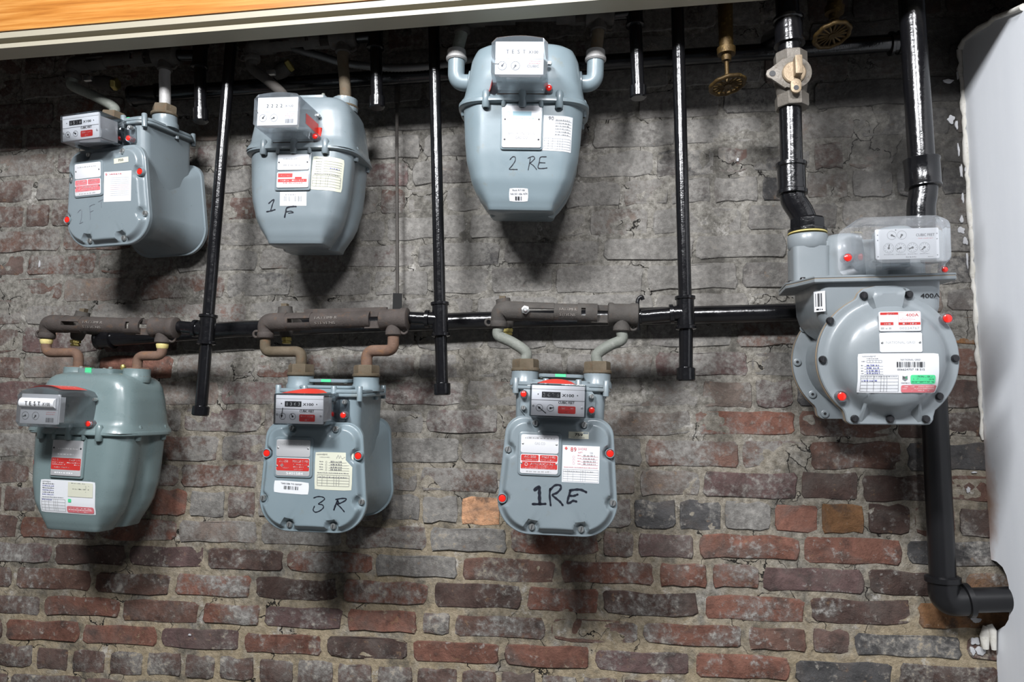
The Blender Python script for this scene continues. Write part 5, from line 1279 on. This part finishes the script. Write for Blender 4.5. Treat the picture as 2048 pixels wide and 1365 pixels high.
# plug cocks feeding the bars
def cock(label, off, key, plugp, m='rustd', r=.015):
    K, P = at(*key, off), at(*plugp, off); o = thing('plug_cock', label, 'valve', P); d = (K-P)
    L = d.length; mb = MB(); mb.lathe(d.normalized()*.010, d, [(0, r*.8), (.006, r), (L*.30, r*1.25), (L*.62, r*1.25), (L*.72, r*1.1), (L*.80, r*1.1)], 20)
    mb.lathe(d*.5+Vector((0, -.02, 0)), (0, 1, 0), [(0, r), (.03, r*1.1), (off-.03, r*1.1)], 18); mb.build('body', m, o, 40)
    k = MB(); k.loft([[(d*.70)+Vector((x, y, 0)) for x, y in ((-.0075, -.0075), (.0075, -.0075), (.0075, .0075), (-.0075, .0075))], [d+Vector((x, y, 0)) for x, y in ((-.0068, -.0068), (.0068, -.0068), (.0068, .0068), (-.0068, .0068))]]); k.build('key', 'rusto', o, 30)
    b = MB(); b.lathe((0, 0, -.006), (0, 0, 1), [(0, .0095), (.001, .0110), (.005, .0110), (.0055, .0085), (.007, .0085), (.0075, .0122), (.014, .0122), (.016, .010)], 6); b.build('brass_plug', 'brass', o, 30)
cock('plug cock with a square key behind the rusty bar of the green-grey meter', .120, (168, 618), (151, 688))
cock('plug cock with a tall square key behind the rusty bar of the 3 R meter', .120, (570, 608), (573.5, 683))
cock('plug cock half hidden behind the dark bar of the 1RE meter', .125, (1005, 593), (1015.6, 666))
def dark_cock(label, off, a, b):
    A, B = at(*a, off), at(*b, off); o = thing('plug_cock', label, 'valve', A); d = B-A
    mb = MB(); mb.lathe((0, 0, 0), d, [(0, .012), (.010, .016), (d.length*.6, .019), (d.length, .017)], 18); mb.build('body', 'rustd', o, 40)
    k = MB(); k.lathe(d, d, [(0, .0135), (.002, .0155), (.012, .0155), (.014, .012)], 6); k.build('brass_nut', 'brass', o, 30)
    q = MB(); q.box((-.010, -.022, -.006), (.012, -.012, .006), .001); q.build('key', 'steel', o, 30)
dark_cock('plug cock with a brass nut in shadow above the 2F meter', .12, (186, 164), (226, 168))
dark_cock('plug cock with a brass nut in deep shadow above the 1F meter', .12, (548, 152), (574, 134))

# shut-off valve and black riser feeding the large meter
OFFS = -PORT['400'][0].y
nb = PORT['400'][0]
sup = thing('supply_pipe', 'thick black pipe with an offset bend feeding the large meter below the bronze valve', 'pipe', nb)
def ls(px, py, off=OFFS): return at(px, py, off)-nb
pipe(sup, 'pipe', [ls(1580, 205), ls(1583, 330)], .0222, 'black', 24)
sleeve(sup, 'coupling', ls(1582, 326), ls(1584, 391), .0275, 'black', .003, .009)
P = smooth_path([ls(1584, 388), ls(1587, 402), ls(1600, 422), ls(1608, 440), ls(1610, 452)], 7); pipe(sup, 'offset_bend', P, [.0245]*4+[.0245]*(len(P)-4), 'black', 24)
nt = MB(); z0 = 0.0; hx = ngon(0, 0, .0345, 8, 10); nt.loft([[(x*k, y*k, z) for x, y in hx] for z, k in ((.006, .98), (.010, 1), (.026, .98), (.030, .88))]); nt.lathe((0, 0, -.001), (0, 0, 1), [(0, .034), (.002, .0375), (.007, .0375), (.009, .034)], 28); nt.build('union_nut', 'black', sup, 30)
gsk = MB(); gsk.lathe((0, 0, -.003), (0, 0, 1), [(0, .0375), (.0025, .0375)], 28); gsk.build('thread_sealant', 'sealant', sup, 40)
VC = at(1582, 160, OFFS); val = thing('shutoff_valve', 'bronze lock-wing shut-off valve on the thick pipe above the large meter', 'valve', VC)
vb = MB(); VR = Matrix.Identity(4)
for z0, z1 in ((-.062, -.034), (.026, .056)):
    h8 = ngon(0, 0, .0335, 8, 22); vb.loft([[(x*k, y*k, z) for x, y in h8] for z, k in ((z0, .96), (z0+.003, 1), (z1-.003, 1), (z1, .9))])
vb.lathe((0, 0, -.045), (0, 0, 1), [(0, .027), (.020, .030), (.045, .034), (.070, .030), (.090, .027)], 24); vb.lathe((0, .01, 0), (0, -1, 0), [(0, .030), (.030, .031), (.036, .030)], 28); vb.build('valve_body', 'pewter', val, 40)
wg = MB(); o_ = [(-.056, .000), (-.053, -.007), (-.046, -.010), (-.020, -.031)] + [(.0335*math.cos(R(a)), .0335*math.sin(R(a))) for a in range(-118, 120, 14)] + [(-.022, .031), (-.047, .012), (-.054, .008)]
wg.prism(o_, -.034, -.028, .001, 0, None, True); wg.build('lock_plate', 'pewter', val, 30)
d_ = MB(); d_.lathe((-.0435, -.0345, .0005), (0, -1, 0), [(0, .0062), (.0006, .006)], 16); d_.build('lock_hole', 'ink', val, 40)
pg = MB(); pg.lathe((-.002, -.034, -.001), (0, -1, 0), [(0, .0235), (.004, .0232), (.006, .021)], 28); pg.build('plug_face', 'bronze', val, 40)
ky = MB(); ky.prism(rrect(-.004, .010, -.013, .026, .002, 2), -.058, -.038, .0015); kt = ky.build('key', 'bronze', val, 30)
tg = MB(); tg.prism(rrect(-.0115, .0090, -.048, -.018, .010, 6), -.0465, -.0405, .001); tg.build('wing', 'bronze', val, 30)
d_ = MB(); d_.lathe((-.0012, -.0467, -.0375), (0, -1, 0), [(0, .0052), (.0005, .005)], 16); d_.build('lock_hole', 'ink', val, 40)
up = thing('supply_pipe', 'thick black pipe and tee in the dark above the bronze valve', 'pipe', at(1580, 108, OFFS)); c = up.location.copy()
pipe(up, 'pipe', [Vector((0, 0, 0))-UPZ*.005, at(1573, -14, OFFS)-c], .0235, 'black', 24); sleeve(up, 'tee', at(1579, 92, OFFS)-c, at(1576, 36, OFFS)-c, .0280)
pipe(up, 'branch', [at(1577, 62, OFFS)-c, at(1540, 82, .09)-c], .021)

# thick outlet pipe with a coupling entering the large meter from above
Q = PORT['400'][1]; OQ = -Q.y
big = thing('outlet_pipe', 'thickest black pipe with a wide coupling, beside the plaster wall', 'pipe', Q)
def lq(px, py, off=None): return at(px, py, OQ if off is None else off)-Q
pipe(big, 'pipe', [lq(1822, -14), lq(1843, 322)], .0245, 'black', 28); sleeve(big, 'coupling', lq(1842.5, 318), lq(1847, 377), .0328, 'black', .0012, .004, 28)
P = smooth_path([lq(1847, 374), lq(1845, 396), lq(1842, 415), Vector((0, 0, .012)), Vector((0, 0, -.002))], 6); pipe(big, 'bend', P, .0262, 'black', 24)

# outlet at the bottom that leaves through the hole in the plaster
dn = thing('drain_pipe', 'thick satin black pipe turning through an elbow into the hole in the plaster', 'pipe', at(1892, 1190, .062)); c = dn.location.copy()
def ld(px, py, off=.062): return at(px, py, off)-c
pipe(dn, 'pipe', [ld(1853, 640, .058), ld(1866, 760, .060), ld(1885.5, 1158)], .0258, 'dkpipe', 28)
el = MB(); P = fillet([ld(1885.5, 1152), ld(1889, 1204), ld(1937, 1202)], .046, 10); el.tube(P, .0300, 24)
el.lathe(ld(1885, 1152), ld(1886, 1168)-ld(1885, 1152), [(0, .028), (.002, .0345), (.012, .0345), (.014, .030)], 28); el.lathe(ld(1928, 1202), ld(1940, 1201)-ld(1928, 1202), [(0, .030), (.002, .0345), (.012, .0345), (.014, .028)], 28); el.build('elbow', 'dkpipe', dn, 50)
pipe(dn, 'nipple', [ld(1936, 1201.5), ld(2036, 1199)], .0252, 'dkpipe', 24)
hd = thing('tee_fitting', 'black tee hidden behind the large meter, joining manifold and lower pipe', 'pipe fitting', at(1852, 632, .05)); c = hd.location.copy()
sleeve(hd, 'tee', at(1850, 596, .05)-c, at(1854, 668, .05)-c, .0230)

# hanger rod and clevis
hr = thing('hanger_rod', 'thin threaded hanger rod with a black clevis strap around the manifold', 'hanger', at(795, 590, .042)); c = hr.location.copy()
a, b = at(793.5, 165, .042)-c, at(795, 592, .042)-c; n_ = 160
rod = MB(); rod.tube([a.lerp(b, i/n_) for i in range(n_+1)], [.0040+.0006*(i % 2) for i in range(n_+1)], 8); rod.build('rod', 'rustd', hr, 60)
cv = MB(); top = at(795, 588, .042)-c; ctr = at(795, 645, .042)-c; wv = .011
pr_ = [(-.008, top.z), (.008, top.z), (.0255, ctr.z+.02), (.0265, ctr.z), (.019, ctr.z-.019), (0, ctr.z-.0265), (-.019, ctr.z-.019), (-.0265, ctr.z), (-.0255, ctr.z+.02)]
ot = [(y, z) for y, z in pr_]; inn = [(y*.88, ctr.z+(z-ctr.z)*.92) for y, z in pr_]
vs = []; fs = []; n9 = len(ot)
for x in (-wv, wv): vs += [(x, y, z) for y, z in ot] + [(x, y, z) for y, z in inn]
for i in range(n9):
    j = (i+1) % n9; fs += [(i, j, 2*n9+j, 2*n9+i), (n9+j, n9+i, 3*n9+i, 3*n9+j), (i, n9+i, n9+j, j), (2*n9+j, 3*n9+j, 3*n9+i, 2*n9+i)]
cv.add(vs, fs, 0, Matrix.Rotation(R(18), 4, 'Z')); cv.build('clevis', 'ironblack', hr, 30)
bk = MB(); bk.box(at(788, 205, .050)-c, at(801, 168, .030)-c, .001); bk.build('top_bracket', 'rustd', hr, 30)
hk = thing('pipe_strap', 'short black curled strap end behind the squared end of the dark meter bar', 'hanger', at(1276, 612, .06)); c = hk.location.copy()
s_ = MB(); P = smooth_path([at(1276, 660, .05)-c, at(1275, 615, .07)-c, at(1276, 600, .072)-c, at(1283, 594, .072)-c, at(1286, 600, .07)-c], 6)
for w_ in (0,): s_.tube(P, .0045, 8)
s_.build('strap', 'dkpipe', hk, 50)

# hand-wheel valves in the dark
def handwheel(label, off, wheel, body0, body1, tilt, r=.0345):
    Wc = at(*wheel, off); o = thing('handwheel_valve', label, 'valve', Wc)
    ax = (Euler((R(tilt), R(-9), 0)).to_matrix() @ Vector((0, 0, 1))); e1 = ax.orthogonal().normalized(); e2 = ax.cross(e1)
    w = MB(); n = 40; P = [e1*math.cos(2*math.pi*i/n)*r*(1+.05*(i % 4 < 2))+e2*math.sin(2*math.pi*i/n)*r*(1+.05*(i % 4 < 2)) for i in range(n+1)]; w.tube(P, .0048, 8, False)
    w.lathe(-ax*.004, ax, [(0, .008), (.008, .009)], 14); w.build('rim', 'gold', o, 50)
    for k in range(16):
        a = 2*math.pi*k/16; d = e1*math.cos(a)+e2*math.sin(a); s = MB(); s.tube([d*.007, d*r], [.0026, .0024], 6); s.build('spoke', 'gold', o, 50)
    A, B = at(*body0, off)-Wc, at(*body1, off)-Wc
    st = MB(); st.tube([Vector((0, 0, 0)), A], .0045, 10); st.build('stem', 'gold', o, 50)
    b = MB(); L = (B-A).length; b.lathe(A, B-A, [(0, .010), (.012, .011), (.014, .019), (.028, .020), (.030, .015), (L, .016)], 16); b.build('bonnet', 'gold', o, 40)
handwheel('old brass hand-wheel valve hanging between the tall riser and the bronze valve', .20, (1455, 170), (1453, 122), (1450, -6), -6)
handwheel('old brass hand-wheel valve in the dark beside the thickest pipe', .20, (1664, 70), (1668, 40), (1670, -10), -14)

# flexible conduit
P = smooth_path([at(520, 58, .125), at(560, 88, .125), at(640, 112, .125), (at(700, 128, .125)), at(800, 136, .125), at(900, 127, .125), at(960, 116, .125), at(1090, 112, .125)], 30)
c = P[0].copy(); fc = MB(); fc.tube([p-c for p in P], [.0085+.0014*(i % 2) for i in range(len(P))], 10)
fx = thing('flexible_conduit', 'ribbed flexible steel conduit sagging in the dark above the meters', 'conduit', c); fc.build('sheath', 'conduit', fx, 70)
